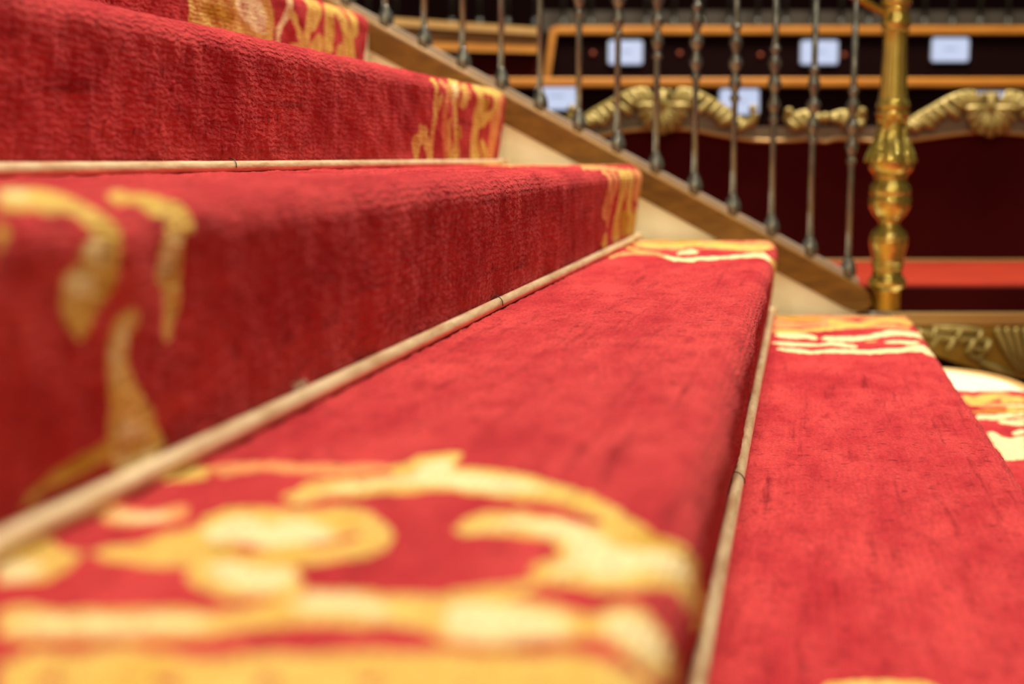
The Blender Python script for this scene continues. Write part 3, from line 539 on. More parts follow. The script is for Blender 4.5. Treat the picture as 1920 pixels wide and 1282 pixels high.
(3,[2738,1220,2754,1245,2760,1271,2762,1296,2766,1321,2764,1347,2751,1372,2774,1372,2787,1347,2780,1321,2768,1296,2766,1271,2768,1245,2760,1220]),
(0,[2803,1220,2816,1245,2820,1271,2821,1296,2818,1321,2804,1347,2791,1372,2827,1372,2848,1347,2853,1321,2840,1296,2829,1271,2832,1245,2835,1220]),
(1,[2887,1220,2891,1245,2893,1271,2880,1296,2863,1321,2861,1347,2873,1372,2880,1372,2877,1347,2886,1321,2903,1296,2906,1271,2897,1245,2893,1220]),
(0,[2905,1220,2923,1245,2929,1271,2930,1296,2928,1321,2917,1347,2903,1372,2946,1372,2965,1347,2963,1321,2946,1296,2939,1271,2944,1245,2945,1220]),
(3,[2997,1220,2985,1245,2964,1271,2959,1296,2973,1321,2985,1347,2984,1372,2994,1372,2992,1347,2989,1321,2987,1296,2996,1271,3008,1245,3009,1220]),
(1,[2704,1560,2712,1581,2706,1602,2695,1624,2687,1645,2683,1666,2679,1687,2674,1708,2678,1729,2693,1751,2709,1772,2712,1793,2701,1814,2691,1835,2689,1856,2691,1878,2688,1899,2681,1920,2679,1941,2686,1962,2694,1984,2696,2005,2695,2026,2699,2047,2707,2068,2707,2089,2693,2111,2675,2132,2669,2153,2677,2174,2689,2195,2696,2216,2699,2238,2704,2259,2708,2280,2724,2280,2712,2259,2705,2238,2707,2216,2709,2195,2704,2174,2696,2153,2695,2132,2704,2111,2713,2089,2715,2068,2716,2047,2720,2026,2724,2005,2717,1984,2700,1962,2686,1941,2687,1920,2700,1899,2713,1878,2717,1856,2717,1835,2720,1814,2721,1793,2715,1772,2702,1751,2696,1729,2700,1708,2706,1687,2706,1666,2700,1645,2701,1624,2713,1602,2726,1581,2727,1560]),
(3,[2765,1560,2773,1581,2767,1602,2756,1624,2748,1645,2745,1666,2741,1687,2736,1708,2739,1729,2753,1751,2769,1772,2772,1793,2763,1814,2753,1835,2751,1856,2753,1878,2749,1899,2742,1920,2739,1941,2746,1962,2755,1984,2758,2005,2757,2026,2760,2047,2767,2068,2768,2089,2755,2111,2737,2132,2731,2153,2738,2174,2750,2195,2756,2216,2759,2238,2764,2259,2769,2280,2783,2280,2771,2259,2764,2238,2766,2216,2767,2195,2762,2174,2754,2153,2754,2132,2764,2111,2772,2089,2774,2068,2775,2047,2779,2026,2782,2005,2775,1984,2759,1962,2745,1941,2747,1920,2760,1899,2771,1878,2775,1856,2775,1835,2779,1814,2781,1793,2774,1772,2761,1751,2754,1729,2758,1708,2764,1687,2764,1666,2759,1645,2761,1624,2773,1602,2785,1581,2785,1560]),
(0,[2817,1560,2828,1581,2824,1602,2813,1624,2803,1645,2797,1666,2790,1687,2786,1708,2793,1729,2811,1751,2828,1772,2829,1793,2816,1814,2803,1835,2801,1856,2805,1878,2804,1899,2799,1920,2797,1941,2802,1962,2807,1984,2808,2005,2808,2026,2815,2047,2825,2068,2825,2089,2810,2111,2789,2132,2781,2153,2789,2174,2803,2195,2813,2216,2817,2238,2822,2259,2823,2280,2849,2280,2834,2259,2826,2238,2830,2216,2835,2195,2832,2174,2824,2153,2821,2132,2827,2111,2834,2089,2837,2068,2840,2047,2847,2026,2852,2005,2845,1984,2825,1962,2808,1941,2809,1920,2824,1899,2839,1878,2844,1856,2845,1835,2845,1814,2844,1793,2836,1772,2825,1751,2821,1729,2827,1708,2834,1687,2832,1666,2824,1645,2823,1624,2835,1602,2849,1581,2853,1560]),
(1,[2872,1560,2871,1581,2866,1602,2862,1624,2868,1645,2884,1666,2899,1687,2898,1708,2887,1729,2876,1751,2872,1772,2871,1793,2866,1814,2863,1835,2870,1856,2882,1878,2890,1899,2886,1920,2881,1941,2882,1962,2887,1984,2885,2005,2873,2026,2861,2047,2860,2068,2869,2089,2878,2111,2882,2132,2886,2153,2893,2174,2896,2195,2887,2216,2869,2238,2858,2259,2862,2280,2880,2280,2882,2259,2892,2238,2903,2216,2904,2195,2898,2174,2894,2153,2898,2132,2900,2111,2893,2089,2879,2068,2872,2047,2879,2026,2891,2005,2899,1984,2901,1962,2905,1941,2908,1920,2904,1899,2890,1878,2875,1856,2872,1835,2883,1814,2893,1793,2896,1772,2894,1751,2897,1729,2904,1708,2905,1687,2898,1666,2888,1645,2886,1624,2887,1602,2885,1581,2879,1560]),
(0,[2904,1560,2920,1581,2936,1602,2939,1624,2928,1645,2915,1666,2906,1687,2901,1708,2896,1729,2899,1751,2913,1772,2931,1793,2937,1814,2928,1835,2914,1856,2910,1878,2915,1899,2918,1920,2912,1941,2905,1962,2905,1984,2910,2005,2914,2026,2916,2047,2922,2068,2933,2089,2938,2111,2926,2132,2904,2153,2889,2174,2893,2195,2908,2216,2920,2238,2925,2259,2927,2280,2941,2280,2935,2259,2940,2238,2943,2216,2940,2195,2935,2174,2938,2153,2944,2132,2947,2111,2947,2089,2951,2068,2960,2047,2962,2026,2950,2005,2929,1984,2917,1962,2923,1941,2940,1920,2953,1899,2958,1878,2959,1856,2959,1835,2953,1814,2941,1793,2930,1772,2930,1751,2941,1729,2948,1708,2944,1687,2936,1666,2938,1645,2951,1624,2961,1602,2960,1581,2951,1560]),
(3,[2966,1560,2969,1581,2984,1602,3000,1624,3003,1645,2992,1666,2980,1687,2973,1708,2970,1729,2965,1751,2964,1772,2973,1793,2989,1814,2998,1835,2993,1856,2983,1878,2979,1899,2983,1920,2985,1941,2977,1962,2967,1984,2966,2005,2973,2026,2981,2047,2984,2068,2987,2089,2995,2111,3000,2132,2992,2153,2972,2174,2958,2195,2960,2216,2972,2238,2982,2259,2985,2280,2992,2280,2994,2259,2995,2238,2990,2216,2989,2195,2996,2174,3005,2153,3007,2132,3004,2111,3005,2089,3011,2068,3013,2047,3001,2026,2983,2005,2976,1984,2984,1962,2998,1941,3007,1920,3010,1899,3013,1878,3015,1856,3009,1835,2995,1814,2983,1793,2984,1772,2994,1751,3001,1729,2999,1708,2995,1687,3000,1666,3010,1645,3015,1624,3010,1602,3001,1581,2996,1560])]


# woven ornament of the runner, outlines in carpet millimetres (across, along); 0 gold 1 pale 2 ochre 3 pinkish 9 red
def poly_field(px, U, V):
    """signed distance (positive inside) of points to polygon"""
    A = np.array(px, float).reshape(-1, 2) / 1000
    d2 = np.full(U.shape, 1e9)
    ins = np.zeros(U.shape, bool)
    n = len(A)
    for i in range(n):
        a, b = A[i], A[(i + 1) % n]
        e = b - a
        L = e @ e
        if L < 1e-14:
            continue
        t = np.clip(((U - a[0]) * e[0] + (V - a[1]) * e[1]) / L, 0, 1)
        d2 = np.minimum(d2, (U - a[0] - t * e[0]) ** 2 + (V - a[1] - t * e[1]) ** 2)
        if a[1] != b[1]:
            c = ((a[1] > V) != (b[1] > V)) & (U < (b[0] - a[0]) * (V - a[1]) / (b[1] - a[1]) + a[0])
            ins ^= c
    d = np.sqrt(d2)
    return np.where(ins, d, -d)


def wobble(U, V, seed, freq, n=7):
    r = np.random.default_rng(seed)
    o = np.zeros_like(U)
    for _ in range(n):
        a = r.uniform(0, 2 * math.pi)
        f = freq * r.uniform(0.5, 1.6)
        o += np.sin(2 * math.pi * f * (U * math.cos(a) + V * math.sin(a)) + r.uniform(0, 6.28))
    return o / n ** 0.5


def carpet_material():
    m = bpy.data.materials.new('red_pile_carpet')
    m.use_nodes = True
    nt = m.node_tree
    N, Lk = nt.nodes, nt.links
    b = N['Principled BSDF']
    at = N.new('ShaderNodeAttribute')
    at.attribute_name = 'weave'
    sep = N.new('ShaderNodeSeparateColor')
    Lk.new(at.outputs['Color'], sep.inputs[0])
    uv = N.new('ShaderNodeUVMap')
    uv.uv_map = 'carpet'

    def noise(scale, stretch, detail=4, rough=0.6):
        mp = N.new('ShaderNodeMapping')
        mp.inputs['Scale'].default_value = (*stretch, 1)
        Lk.new(uv.outputs[0], mp.inputs[0])
        n = N.new('ShaderNodeTexNoise')
        n.inputs['Scale'].default_value = scale
        n.inputs['Detail'].default_value = detail
        n.inputs['Roughness'].default_value = rough
        Lk.new(mp.outputs[0], n.inputs['Vector'])
        return n.outputs['Fac']

    def math_(op, a, c):
        n = N.new('ShaderNodeMath')
        n.operation = op
        for i, v in enumerate((a, c)):
            if hasattr(v, 'node'):
                Lk.new(v, n.inputs[i])
            else:
                n.inputs[i].default_value = v
        return n.outputs[0]

    def ramp(sock, p0, p1, c0=(0, 0, 0), c1=(1, 1, 1)):
        r = N.new('ShaderNodeValToRGB')
        r.color_ramp.elements[0].position = p0
        r.color_ramp.elements[0].color = (*c0, 1)
        r.color_ramp.elements[1].position = p1
        r.color_ramp.elements[1].color = (*c1, 1)
        Lk.new(sock, r.inputs[0])
        return r.outputs[0]

    def mix(f, a, c):
        n = N.new('ShaderNodeMix')
        n.data_type = 'RGBA'
        for i, v in ((0, f), (6, a), (7, c)):
            if hasattr(v, 'node'):
                Lk.new(v, n.inputs[i])
            else:
                n.inputs[i].default_value = (*v, 1) if isinstance(v, tuple) else v
        return n.outputs[2]

    fuzz = noise(420, (1, 1), 2)
    big = noise(7, (0.7, 1.9), 6, 0.65)
    med = noise(26, (0.6, 1.6), 5)
    # reds: worn pile in two tones
    red = mix(ramp(big, 0.36, 0.62), RED_A, RED_B)
    red = mix(ramp(med, 0.52, 0.78), red, RED_C)
    streak = noise(9, (0.35, 5.0), 6, 0.7)
    red = mix(ramp(streak, 0.56, 0.72), red, RED_D)
    # ornament
    jit = math_('MULTIPLY', math_('SUBTRACT', fuzz, 0.5), 0.10)
    g = ramp(math_('ADD', sep.outputs[0], jit), 0.47, 0.55)
    p = ramp(math_('ADD', sep.outputs[1], jit), 0.35, 0.70)
    o = ramp(math_('ADD', sep.outputs[2], jit), 0.35, 0.70)
    pk = ramp(math_('ADD', at.outputs['Alpha'], jit), 0.42, 0.6)
    gold = mix(ramp(med, 0.3, 0.7), GOLD_A, GOLD_B)
    gold = mix(pk, gold, PINKGOLD)
    gold = mix(p, gold, PALE)
    gold = mix(o, gold, OCHRE)
    col = mix(g, red, gold)
    # rows of tufts: ridges across the runner
    mp = N.new('ShaderNodeMapping')
    mp.inputs['Scale'].default_value = (1, 1, 1)
    Lk.new(uv.outputs[0], mp.inputs[0])
    wv = N.new('ShaderNodeTexWave')
    wv.wave_type = 'BANDS'
    wv.bands_direction = 'Y'
    wv.inputs['Scale'].default_value = 45
    wv.inputs['Distortion'].default_value = 7.0
    wv.inputs['Detail'].default_value = 3
    wv.inputs['Detail Scale'].default_value = 1.2
    Lk.new(mp.outputs[0], wv.inputs['Vector'])
    tuft = noise(160, (0.55, 1.5), 3)
    gap = math_('MULTIPLY', wv.outputs['Fac'], ramp(tuft, 0.25, 0.6))
    hgt = math_('ADD', math_('MULTIPLY', gap, 0.55), math_('MULTIPLY', tuft, 0.8))
    hgt = math_('ADD', hgt, math_('MULTIPLY', fuzz, 0.35))
    col = mix(math_('MULTIPLY', ramp(hgt, 0.50, 0.95, (1, 1, 1), (0, 0, 0)), 0.38), col, mix(0.6, col, (0.06, 0.0, 0.004)))  # shade between the tufts painted into the colour
    crack = noise(120, (1.5, 0.45), 4, 0.65)
    col = mix(math_('MULTIPLY', ramp(crack, 0.34, 0.43, (1, 1, 1), (0, 0, 0)), 0.9), col, mix(0.7, col, (0.08, 0.0, 0.005)))  # short gaps between tufts, darkened in the colour as well
    Lk.new(col, b.inputs['Base Color'])
    bp = N.new('ShaderNodeBump')
    bp.inputs['Strength'].default_value = 0.7
    bp.inputs['Distance'].default_value = 0.004
    Lk.new(hgt, bp.inputs['Height'])
    Lk.new(bp.outputs[0], b.inputs['Normal'])
    b.inputs['Roughness'].default_value = 0.95
    b.inputs['Specular IOR Level'].default_value = 0.1
    b.inputs['Sheen Weight'].default_value = 0.14
    b.inputs['Sheen Roughness'].default_value = 0.45
    b.inputs['Sheen Tint'].default_value = (1.0, 0.36, 0.32, 1)
    return m


RED_A, RED_B, RED_C, RED_D = (0.43, 0.018, 0.030), (0.61, 0.054, 0.058), (0.34, 0.010, 0.020), (0.22, 0.004, 0.011)
GOLD_A, GOLD_B = (0.70, 0.445, 0.085), (0.80, 0.575, 0.16)
PALE, OCHRE, PINKGOLD = (0.90, 0.77, 0.42), (0.52, 0.30, 0.02), (0.82, 0.35, 0.13)
M['carpet'] = carpet_material()

UCOL = np.concatenate([np.arange(-0.30, 0.33, 0.03), np.arange(0.33, EDGE, 0.004), [EDGE]])


def make_fold(k, root):
    P, Nn, s = fold_profile(k)
    sv = s + (k - 1) * STEP
    U, V = np.meshgrid(UCOL, sv)
    X = np.repeat(P[:, :1], len(UCOL), 1)
    Z = np.repeat(P[:, 1:], len(UCOL), 1)
    NX = np.repeat(Nn[:, :1], len(UCOL), 1)
    NZ = np.repeat(Nn[:, 1:], len(UCOL), 1)
    # uneven pile, and soft hanging folds on the riser
    t = s / s[-1]
    on_riser = np.clip((t - 0.64) / 0.1, 0, 1) * np.clip((1.0 - t) / 0.06, 0, 1)
    r = np.random.default_rng(100 + k)
    wav = np.zeros_like(UCOL)
    for f in (2.1, 3.7, 5.9, 9.1):
        wav += np.sin(2 * math.pi * f * UCOL + r.uniform(0, 6.28)) * r.uniform(0.5, 1.0) / (f / 5) ** 0.5
    d = np.outer(on_riser, wav) * 0.0012
    d += wobble(U, V, 5 + k, 14) * 0.0008 + wobble(U, V, 50 + k, 60) * 0.00045 + r.normal(0, 0.00035, U.shape)
    edge = np.clip((t) / 0.02, 0, 1) * np.clip((1 - t) / 0.02, 0, 1)
    d *= edge[:, None]
    Xd, Zd = X + NX * d, Z + NZ * d
    Y = U + SKEW * (X + 0.3)
    rows, cols = U.shape
    verts = np.stack([Xd, Y, Zd], -1).reshape(-1, 3)
    # ornament fields
    W = 0.008
    g = np.full(U.shape, -1.0)
    pa, oc, pk = np.full(U.shape, -1.0), np.full(U.shape, -1.0), np.full(U.shape, -1.0)
    wob = wobble(U, V, 3, 40) * 0.0012
    for c, pts in PAT:
        a = np.array(pts).reshape(-1, 2) / 1000
        m = (U > a[:, 0].min() - W) & (U < a[:, 0].max() + W) & (V > a[:, 1].min() - W) & (V < a[:, 1].max() + W)
        if not m.any():
            continue
        sd = poly_field(pts, U[m], V[m]) + wob[m]
        if c == 9:
            g[m] = np.minimum(g[m], -sd)
        else:
            g[m] = np.maximum(g[m], sd)
            for idx, F_ in ((1, pa), (2, oc), (3, pk)):
                if c == idx:
                    F_[m] = np.maximum(F_[m], sd)
                else:
                    F_[m] = np.minimum(F_[m], -sd)
    def enc(F_):
        return np.clip(0.5 + F_ / (2 * W), 0, 1).reshape(-1)
    colr = np.stack([enc(g), enc(pa), enc(oc), enc(pk)], 1).astype(np.float32)
    i = np.arange(rows * cols).reshape(rows, cols)
    F = np.stack([i[:-1, :-1], i[1:, :-1], i[1:, 1:], i[:-1, 1:]], -1).reshape(-1, 4)
    # selvedge: the far edge turned down by the thickness of the carpet
    nb = rows * cols
    low = np.stack([X[:, -1] - NX[:, -1] * 0.008, Y[:, -1] + 0.001, Z[:, -1] - NZ[:, -1] * 0.008], -1)
    verts = np.concatenate([verts, low])
    colr = np.concatenate([colr, colr.reshape(rows, cols, 4)[:, -1]])
    e = np.arange(rows)
    F2 = np.stack([i[:-1, -1], i[1:, -1], nb + e[1:], nb + e[:-1]], -1)
    F = np.concatenate([F, F2])
    uvw = np.concatenate([np.stack([U, V], -1).reshape(-1, 2), np.stack([np.full(rows, EDGE + 0.008), sv], -1)])
    me = bpy.data.meshes.new('carpet_fold')
    me.vertices.add(len(verts))
    me.vertices.foreach_set('co', verts.astype(np.float32).ravel())
    me.loops.add(F.size)
    me.loops.foreach_set('vertex_index', F.astype(np.int32).ravel())
    me.polygons.add(len(F))
    me.polygons.foreach_set('loop_start', np.arange(0, F.size, 4, dtype=np.int32))
    me.polygons.foreach_set('use_smooth', np.ones(len(F), bool))
    me.update(calc_edges=True)
    ca = me.attributes.new('weave', 'FLOAT_COLOR', 'POINT')
    ca.data.foreach_set('color', colr.ravel())
    ul = me.uv_layers.new(name='carpet')
    ul.data.foreach_set('uv', uvw[F.ravel()].astype(np.float32).ravel())
    me.materials.append(M['carpet'])
    o = bpy.data.objects.new('carpet_fold', me)
    COL.objects.link(o)
    o.parent = root
    return o


runner = empty('stair_carpet', (0, 1.5, FLOOR))
tag(runner, 'red pile stair carpet with gold scrolls and leaf border running over the steps', 'carpet')
for k in range(-1, 6):
    o = make_fold(k, runner)
    o.location = (0, -1.5, -FLOOR)

# ------------------------------------------------------------------ stone steps, side wall, floor
stairs = empty('staircase', (0, 1.5, FLOOR))
tag(stairs, 'cream stone staircase under the red carpet', kind='structure')


def skew_prism(pts, y0, y1, origin):
    """(x,z) outline extruded between two skewed planes y = y0/y1 + skew(x)"""
    n = len(pts)
    vs = [(x - origin[0], y0 + sk(x) - origin[1], z - origin[2]) for x, z in pts]
    vs += [(x - origin[0], y1 + sk(x) - origin[1], z - origin[2]) for x, z in pts]
    fs = [tuple(range(n)), tuple(range(2 * n - 1, n - 1, -1))]
    fs += [(i, i + n, (i + 1) % n + n, (i + 1) % n) for i in range(n)]
    return vs, fs


OR = (0, 1.5, FLOOR)
for k in range(-2, 6):
    zt = ZT(k - 1) - 0.009
    xb, xf = XR(k - 1) - 0.009, XR(k) - 0.0095
    pts = [(xb, FLOOR - 0.05), (xf, FLOOR - 0.05), (xf, zt - 0.006), (xf - 0.006, zt), (xb, zt)]
    if k == 4:
        # lowest visible step: rounded end beyond the newel with a pale wooden edge
        yb = -0.31
        top = [(xb, yb), (xf + 0.014, yb), (xf + 0.014, 3.16)]
        arc = [(xf - 0.005, 3.26), (xf - 0.03, 3.37), (xf - 0.075, 3.455), (xf - 0.14, 3.505), (xb + 0.05, 3.522), (xb, 3.526)]
        st = MB().prism([(p[0] - OR[0], p[1] - OR[1]) for p in top + arc], FLOOR - 0.05 - OR[2], zt - OR[2], 'z').build('step', M['stone'], stairs)
        rim = curve_pts([(p[0], p[1], 0) for p in [(xf + 0.012, 3.10)] + [top[2]] + arc], 4)
        mb = MB()
        mb.tube([(p[0] - OR[0], p[1] - OR[1], zt - 0.012 - OR[2]) for p in rim], 0.018, 10)
        mb.build('wooden_edge', M['rim'], st, True)
        continue
    v, f = skew_prism(pts, -0.31, EDGE + 0.10, OR)
    mesh_obj('step', v, f, M['stone'], stairs)

# cream side wall that carries the balustrade
WB = [(-1.6, FLOOR - 0.05), (0.205, FLOOR - 0.05), (0.205, -0.346), (0.13, -0.346), (0.12, -0.325), (-1.6, 0.602)]
v, f = skew_prism(WB, EDGE + 0.1005, EDGE + 0.16, (0, 0, 0))
wall = mesh_obj('wall_right', v, f, M['stone'])
tag(wall, 'cream stone side wall of the stairs below the wooden rail', kind='structure')
v, f = skew_prism([(-1.6, FLOOR - 0.05), (1.2, FLOOR - 0.05), (1.2, -0.5), (-1.6, 1.05)], -0.40, -0.315, (0, 0, 0))
wl = mesh_obj('added_wall_left', v, f, M['stone'])  # added out of view to block low light from behind
tag(wl, 'unseen stone side wall added on the near side of the stairs to block light', kind='structure')
fl = MB().box(-5, 6, -3, 10, FLOOR - 0.15, FLOOR - 0.052).build('floor', M['floor'])
tag(fl, 'dark red floor of the hall', kind='structure')

# ------------------------------------------------------------------ stair rods
ROD_LABEL = {-1: 'worn gilded stair rod behind the topmost red step',
             0: 'worn gilded stair rod lying level at the foot of the upper red riser',
             1: 'worn gilded stair rod running diagonally across the middle of the stairs',
             2: 'pale gilded stair rod running steeply down between the two lower treads',
             3: 'worn gilded stair rod at the foot of the lowest red riser'}
for k in range(0, 4):
    x, z = XR(k) + 0.008, ZT(k) + 0.0045
    y0, y1 = -0.25 + sk(x), EDGE + 0.022 + sk(x)
    r = empty('stair_rod', (x, 0, z))
    tag(r, ROD_LABEL[k], 'stair rod', 'stair rods')
    n = 90
    ys = np.linspace(y0, y1, n)
    bend = np.interp(ys, [0, 0.5, 1.0, 1.6, 2.3, 3.2], rng.normal(0, 0.0006, 6))
    vs, fs = [], []
    # half-round section, flat towards the corner
    sec = []
    for j in range(11):
        a = math.radians(-50 + 190 * j / 10)
        sec.append((0.0068 * math.cos(a), 0.0068 * math.sin(a) + 0.002))
    sec.append((-0.0055, -0.0042))
    sec.append((0.003, -0.0042))
    for y, b in zip(ys, bend):
        for (sx, sz) in sec:
            vs.append((sx + b, y, sz))
    m = len(sec)
    for i in range(n - 1):
        for j in range(m):
            fs.append((i * m + j, i * m + (j + 1) % m, (i + 1) * m + (j + 1) % m, (i + 1) * m + j))
    fs.append(tuple(range(m)))
    fs.append(tuple((n - 1) * m + j for j in range(m))[::-1])
    o = mesh_obj('rod', vs, fs[:], M['rod'], r, True)
    bm = bmesh.new()
    bm.from_mesh(o.data)
    bmesh.ops.recalc_face_normals(bm, faces=bm.faces)
    bm.to_mesh(o.data)
    bm.free()
    # end bracket
    mb = MB().box(-0.010, 0.012, y1 - 0.004, y1 + 0.010, -0.0045, 0.010, 0.002)
    mb.build('end_bracket', M['rod'], r)
    # bent staples that hold it
    for yy in {0: (1.53,), 1: (1.62,), 2: (1.45,), 3: ()}[k]:
        mb = MB()
        p = curve_pts([(-0.006, yy, 0.0075), (-0.003, yy + 0.002, 0.0115), (0.003, yy + 0.001, 0.0098), (0.0068, yy - 0.003, 0.006), (0.0075, yy - 0.004, 0.001)], 4)
        mb.tube(p, 0.0006, 6)
        mb.build('staple', M['wire'], r, True)

# a wisp of lint caught behind the middle rod
mb = MB()
for i in range(16):
    a = random.uniform(0, 6.28)
    b = random.uniform(0.2, 1.2)
    p0 = Vector((-0.004, random.uniform(-0.010, 0.010), 0.006))
    p2 = p0 + Vector((random.uniform(-0.002, 0.006), random.uniform(-0.010, 0.010), random.uniform(0.002, 0.007)))
    p1 = (p0 + p2) / 2 + Vector((0, 0, 0.003))
    mb.tube(curve_pts([p0, p1, p2], 3), 0.0003, 4)
lint = mb.build('lint_wisp', M['lint'], None, True)
lint.location = (XR(1) + 0.008, 0.96, ZT(1) + 0.0055)
tag(lint, 'tiny pale wisp of lint on the diagonal middle stair rod', 'lint')

# ------------------------------------------------------------------ balustrade
AX = EDGE + 0.125                 # axis plane of the balusters
SL = -0.5398


def zb(x):
    return -0.2505 + SL * (x - 0.1064)      # centre of the foot bulbs


RO = (0.15, AX + sk(0.15), -0.346)
railing = empty('stair_railing', RO)
tag(railing, 'grey metal stair railing with turned balusters on a sloping wooden base rail', 'railing')


def rl(x, off, z):
    return (x - RO[0], AX + off + sk(x) - RO[1], z - RO[2])


def ztop(x):
    return -0.1231 - 0.5415 * (x + 0.1621)


# sloping wooden base rail, rounded lower end
bot = lambda x: ztop(x) - 0.065
pts = [(-1.45, ztop(-1.45)), (0.115, ztop(0.115)), (0.140, ztop(0.140) - 0.001), (0.156, -0.304), (0.160, -0.318), (0.152, -0.331),
       (0.135, -0.338), (0.118, -0.3365), (0.10, bot(0.10)), (-1.45, bot(-1.45))]
v, f = skew_prism(pts, AX - 0.040, AX + 0.040, RO)
o = mesh_obj('base_rail', v, f, M['wood'], railing)
bm = bmesh.new(); bm.from_mesh(o.data)
bmesh.ops.recalc_face_normals(bm, faces=bm.faces)
bmesh.ops.bevel(bm, geom=[e for e in bm.edges if abs(e.verts[0].co.y - e.verts[1].co.y - SKEW * (e.verts[0].co.x - e.verts[1].co.x)) < 1e-4],
                offset=0.006, segments=3, affect='EDGES', profile=0.5)
bm.to_mesh(o.data); bm.free()
# lighter bead along the top edge, then the metal strip
mb = MB()
mb.tube([rl(x, -0.034, ztop(x) - 0.001) for x in (-1.45, -0.7, 0.125)], 0.0038, 8)
mb.build('edge_bead', M['rim'], railing, True)
v, f = skew_prism([(-1.45, ztop(-1.45)), (0.13, ztop(0.13)), (0.13, ztop(0.13) + 0.016), (-1.45, ztop(-1.45) + 0.016)], AX - 0.014, AX + 0.014, RO)
mesh_obj('metal_strip', v, f, M['strip'], railing)
# baluster pieces
bulb = [(0.0068, 0.034), (0.0095, 0.030), (0.0088, 0.0265), (0.0125, 0.022), (0.0165, 0.013), (0.0188, 0.003), (0.0185, -0.006), (0.0160, -0.015),
        (0.0130, -0.021), (0.0135, -0.026), (0.0130, -0.032)][::-1]
proto_b = MB().lathe(bulb, 20).build('foot_bulb', M['pewter'], None, True)
kn = [(0.0065, -0.085), (0.0095, -0.0795), (0.0102, -0.0755), (0.0085, -0.071), (0.0066, -0.066), (0.0078, -0.060), (0.0108, -0.052), (0.0122, -0.0455),
      (0.0115, -0.039), (0.0088, -0.0345), (0.0096, -0.032), (0.0072, -0.028), (0.0062, -0.019), (0.0090, -0.013), (0.0126, -0.006), (0.0134, 0.0)]
kn = [(0.0066 if r < 0.0067 else r * 1.18, z) for r, z in kn]
kn = kn + [(r, -z) for r, z in kn[:-1][::-1]]
proto_k = MB().lathe(kn, 20).build('turned_knop', M['pewter'], None, True)
H = 0.594
proto_s = MB().lathe([(0.0070, 0.0), (0.0070, 0.2), (0.0070, 0.4), (0.0070, H)], 14).build('baluster', M['pewter'], None, True)
first = True
for i in range(17):
    x = 0.1064 - i * 0.08497
    loc = rl(x, 0, zb(x))
    if first:
        s, b, k = proto_s, proto_b, proto_k
        s.parent = railing
        s.location = loc
        b.parent = s
        k.parent = s
        k.location = (0, 0, 0.318)
        first = False
    else:
        s = share('baluster', proto_s, railing, loc)
        share('foot_bulb', proto_b, s)
        share('turned_knop', proto_k, s, (0, 0, 0.318))
mb = MB()
mb.tube([rl(x, 0, zb(x) + H) for x in (-1.40, -0.6, 0.168)], [0.0085] * 3, 14)
o = mb.build('handrail', M['brass'], railing, True)
o['label'] = 'thin brass handrail'

# ------------------------------------------------------------------ brass newel post
PY = np.array([0, 60, 200, 305, 400, 500, 580]); PZ = np.array([0.338, 0.270, 0.1099, -0.0116, -0.1226, -0.2406, -0.3357])
K = 0.00119


def nz(y):
    if y < 0:
        return 0.338 - y * (0.338 - 0.270) / 60
    return float(np.interp(y, PY, PZ))


NX_ = 0.192
newel = empty('newel_post', (NX_, AX + sk(NX_), -0.346))
tag(newel, 'polished brass newel post with leaf cup and bulbs at the foot of the railing', 'newel post')


def prof(rows):
    return [(h * K, nz(y) + 0.346) for y, h in rows][::-1]


def dens(rows, n=3):
    P = curve_pts([(a, b, 0) for a, b in rows], n)
    return [(p[0], p[1]) for p in P]


def part(name, rows, m='brass', flute=None, seg=48, sm=True):
    o = MB().lathe(prof(rows), seg, flute).build(name, M[m], newel, sm)
    smooth_by_angle(o, 50)
    return o


part('foot', dens([(545, 25), (552, 24.5), (570, 24.5), (583, 25), (588.5, 26)]), 'brassbase')
part('foot_collar', dens([(495, 28), (502, 28.5), (505, 26.5), (511, 27), (516, 28), (519, 30), (524, 34), (529, 35), (535, 33.5), (539, 29), (545, 26)]))
part('lower_vase', dens([(419, 19), (424, 21), (429, 26), (438, 33), (446, 35.5), (449, 33.8), (452, 35.5), (460, 34), (470, 31.5), (482, 29.5), (489, 29), (491, 30.5), (495, 28)]))
part('globe', dens([(334, 29), (339, 29), (345, 34), (353, 37.5), (361, 38.5), (365, 36.2), (369, 36.5), (372, 38.8), (381, 39.5), (390, 37), (398, 32.5), (403, 30), (405, 27), (409, 24), (414, 20), (419, 19)]))
part('cup', dens([(238, 25), (248, 26), (260, 29), (272, 34), (285, 39), (298, 42.5), (307, 43), (316, 41), (322, 37), (326, 33), (328, 30), (330, 31.5), (333, 31.5), (335, 29)]))
part('collar', dens([(186, 25.5), (189, 28), (194, 29.5), (202, 30), (206, 27.5), (209, 28.5), (212, 31.5), (216, 31.5), (219, 29), (223, 26), (232, 25), (238, 25)]))


def fl(r, z, a):
    return r * (1 - 0.055 * (0.5 + 0.5 * math.cos(16 * a)) ** 0.6)


part('fluted_shaft', [(66, 22), (72, 21.5), (90, 21.5), (110, 22), (130, 23), (150, 24), (170, 25), (186, 26)], 'brass', fl, 96)
part('upper_collar', dens([(-8, 27), (0, 28), (8, 27.5), (11, 23), (14, 23), (17, 24.5), (20, 23), (24, 22.5), (30, 24), (38, 26.5), (46, 27), (52, 25), (55, 22.5), (61, 22.5), (66, 22)]))
part('cap', dens([(-190, 2), (-188, 10), (-180, 18), (-165, 26), (-145, 30), (-125, 27), (-108, 19), (-98, 16), (-92, 24), (-86, 25), (-80, 17), (-60, 18), (-30, 21), (-14, 22), (-8, 27)]))
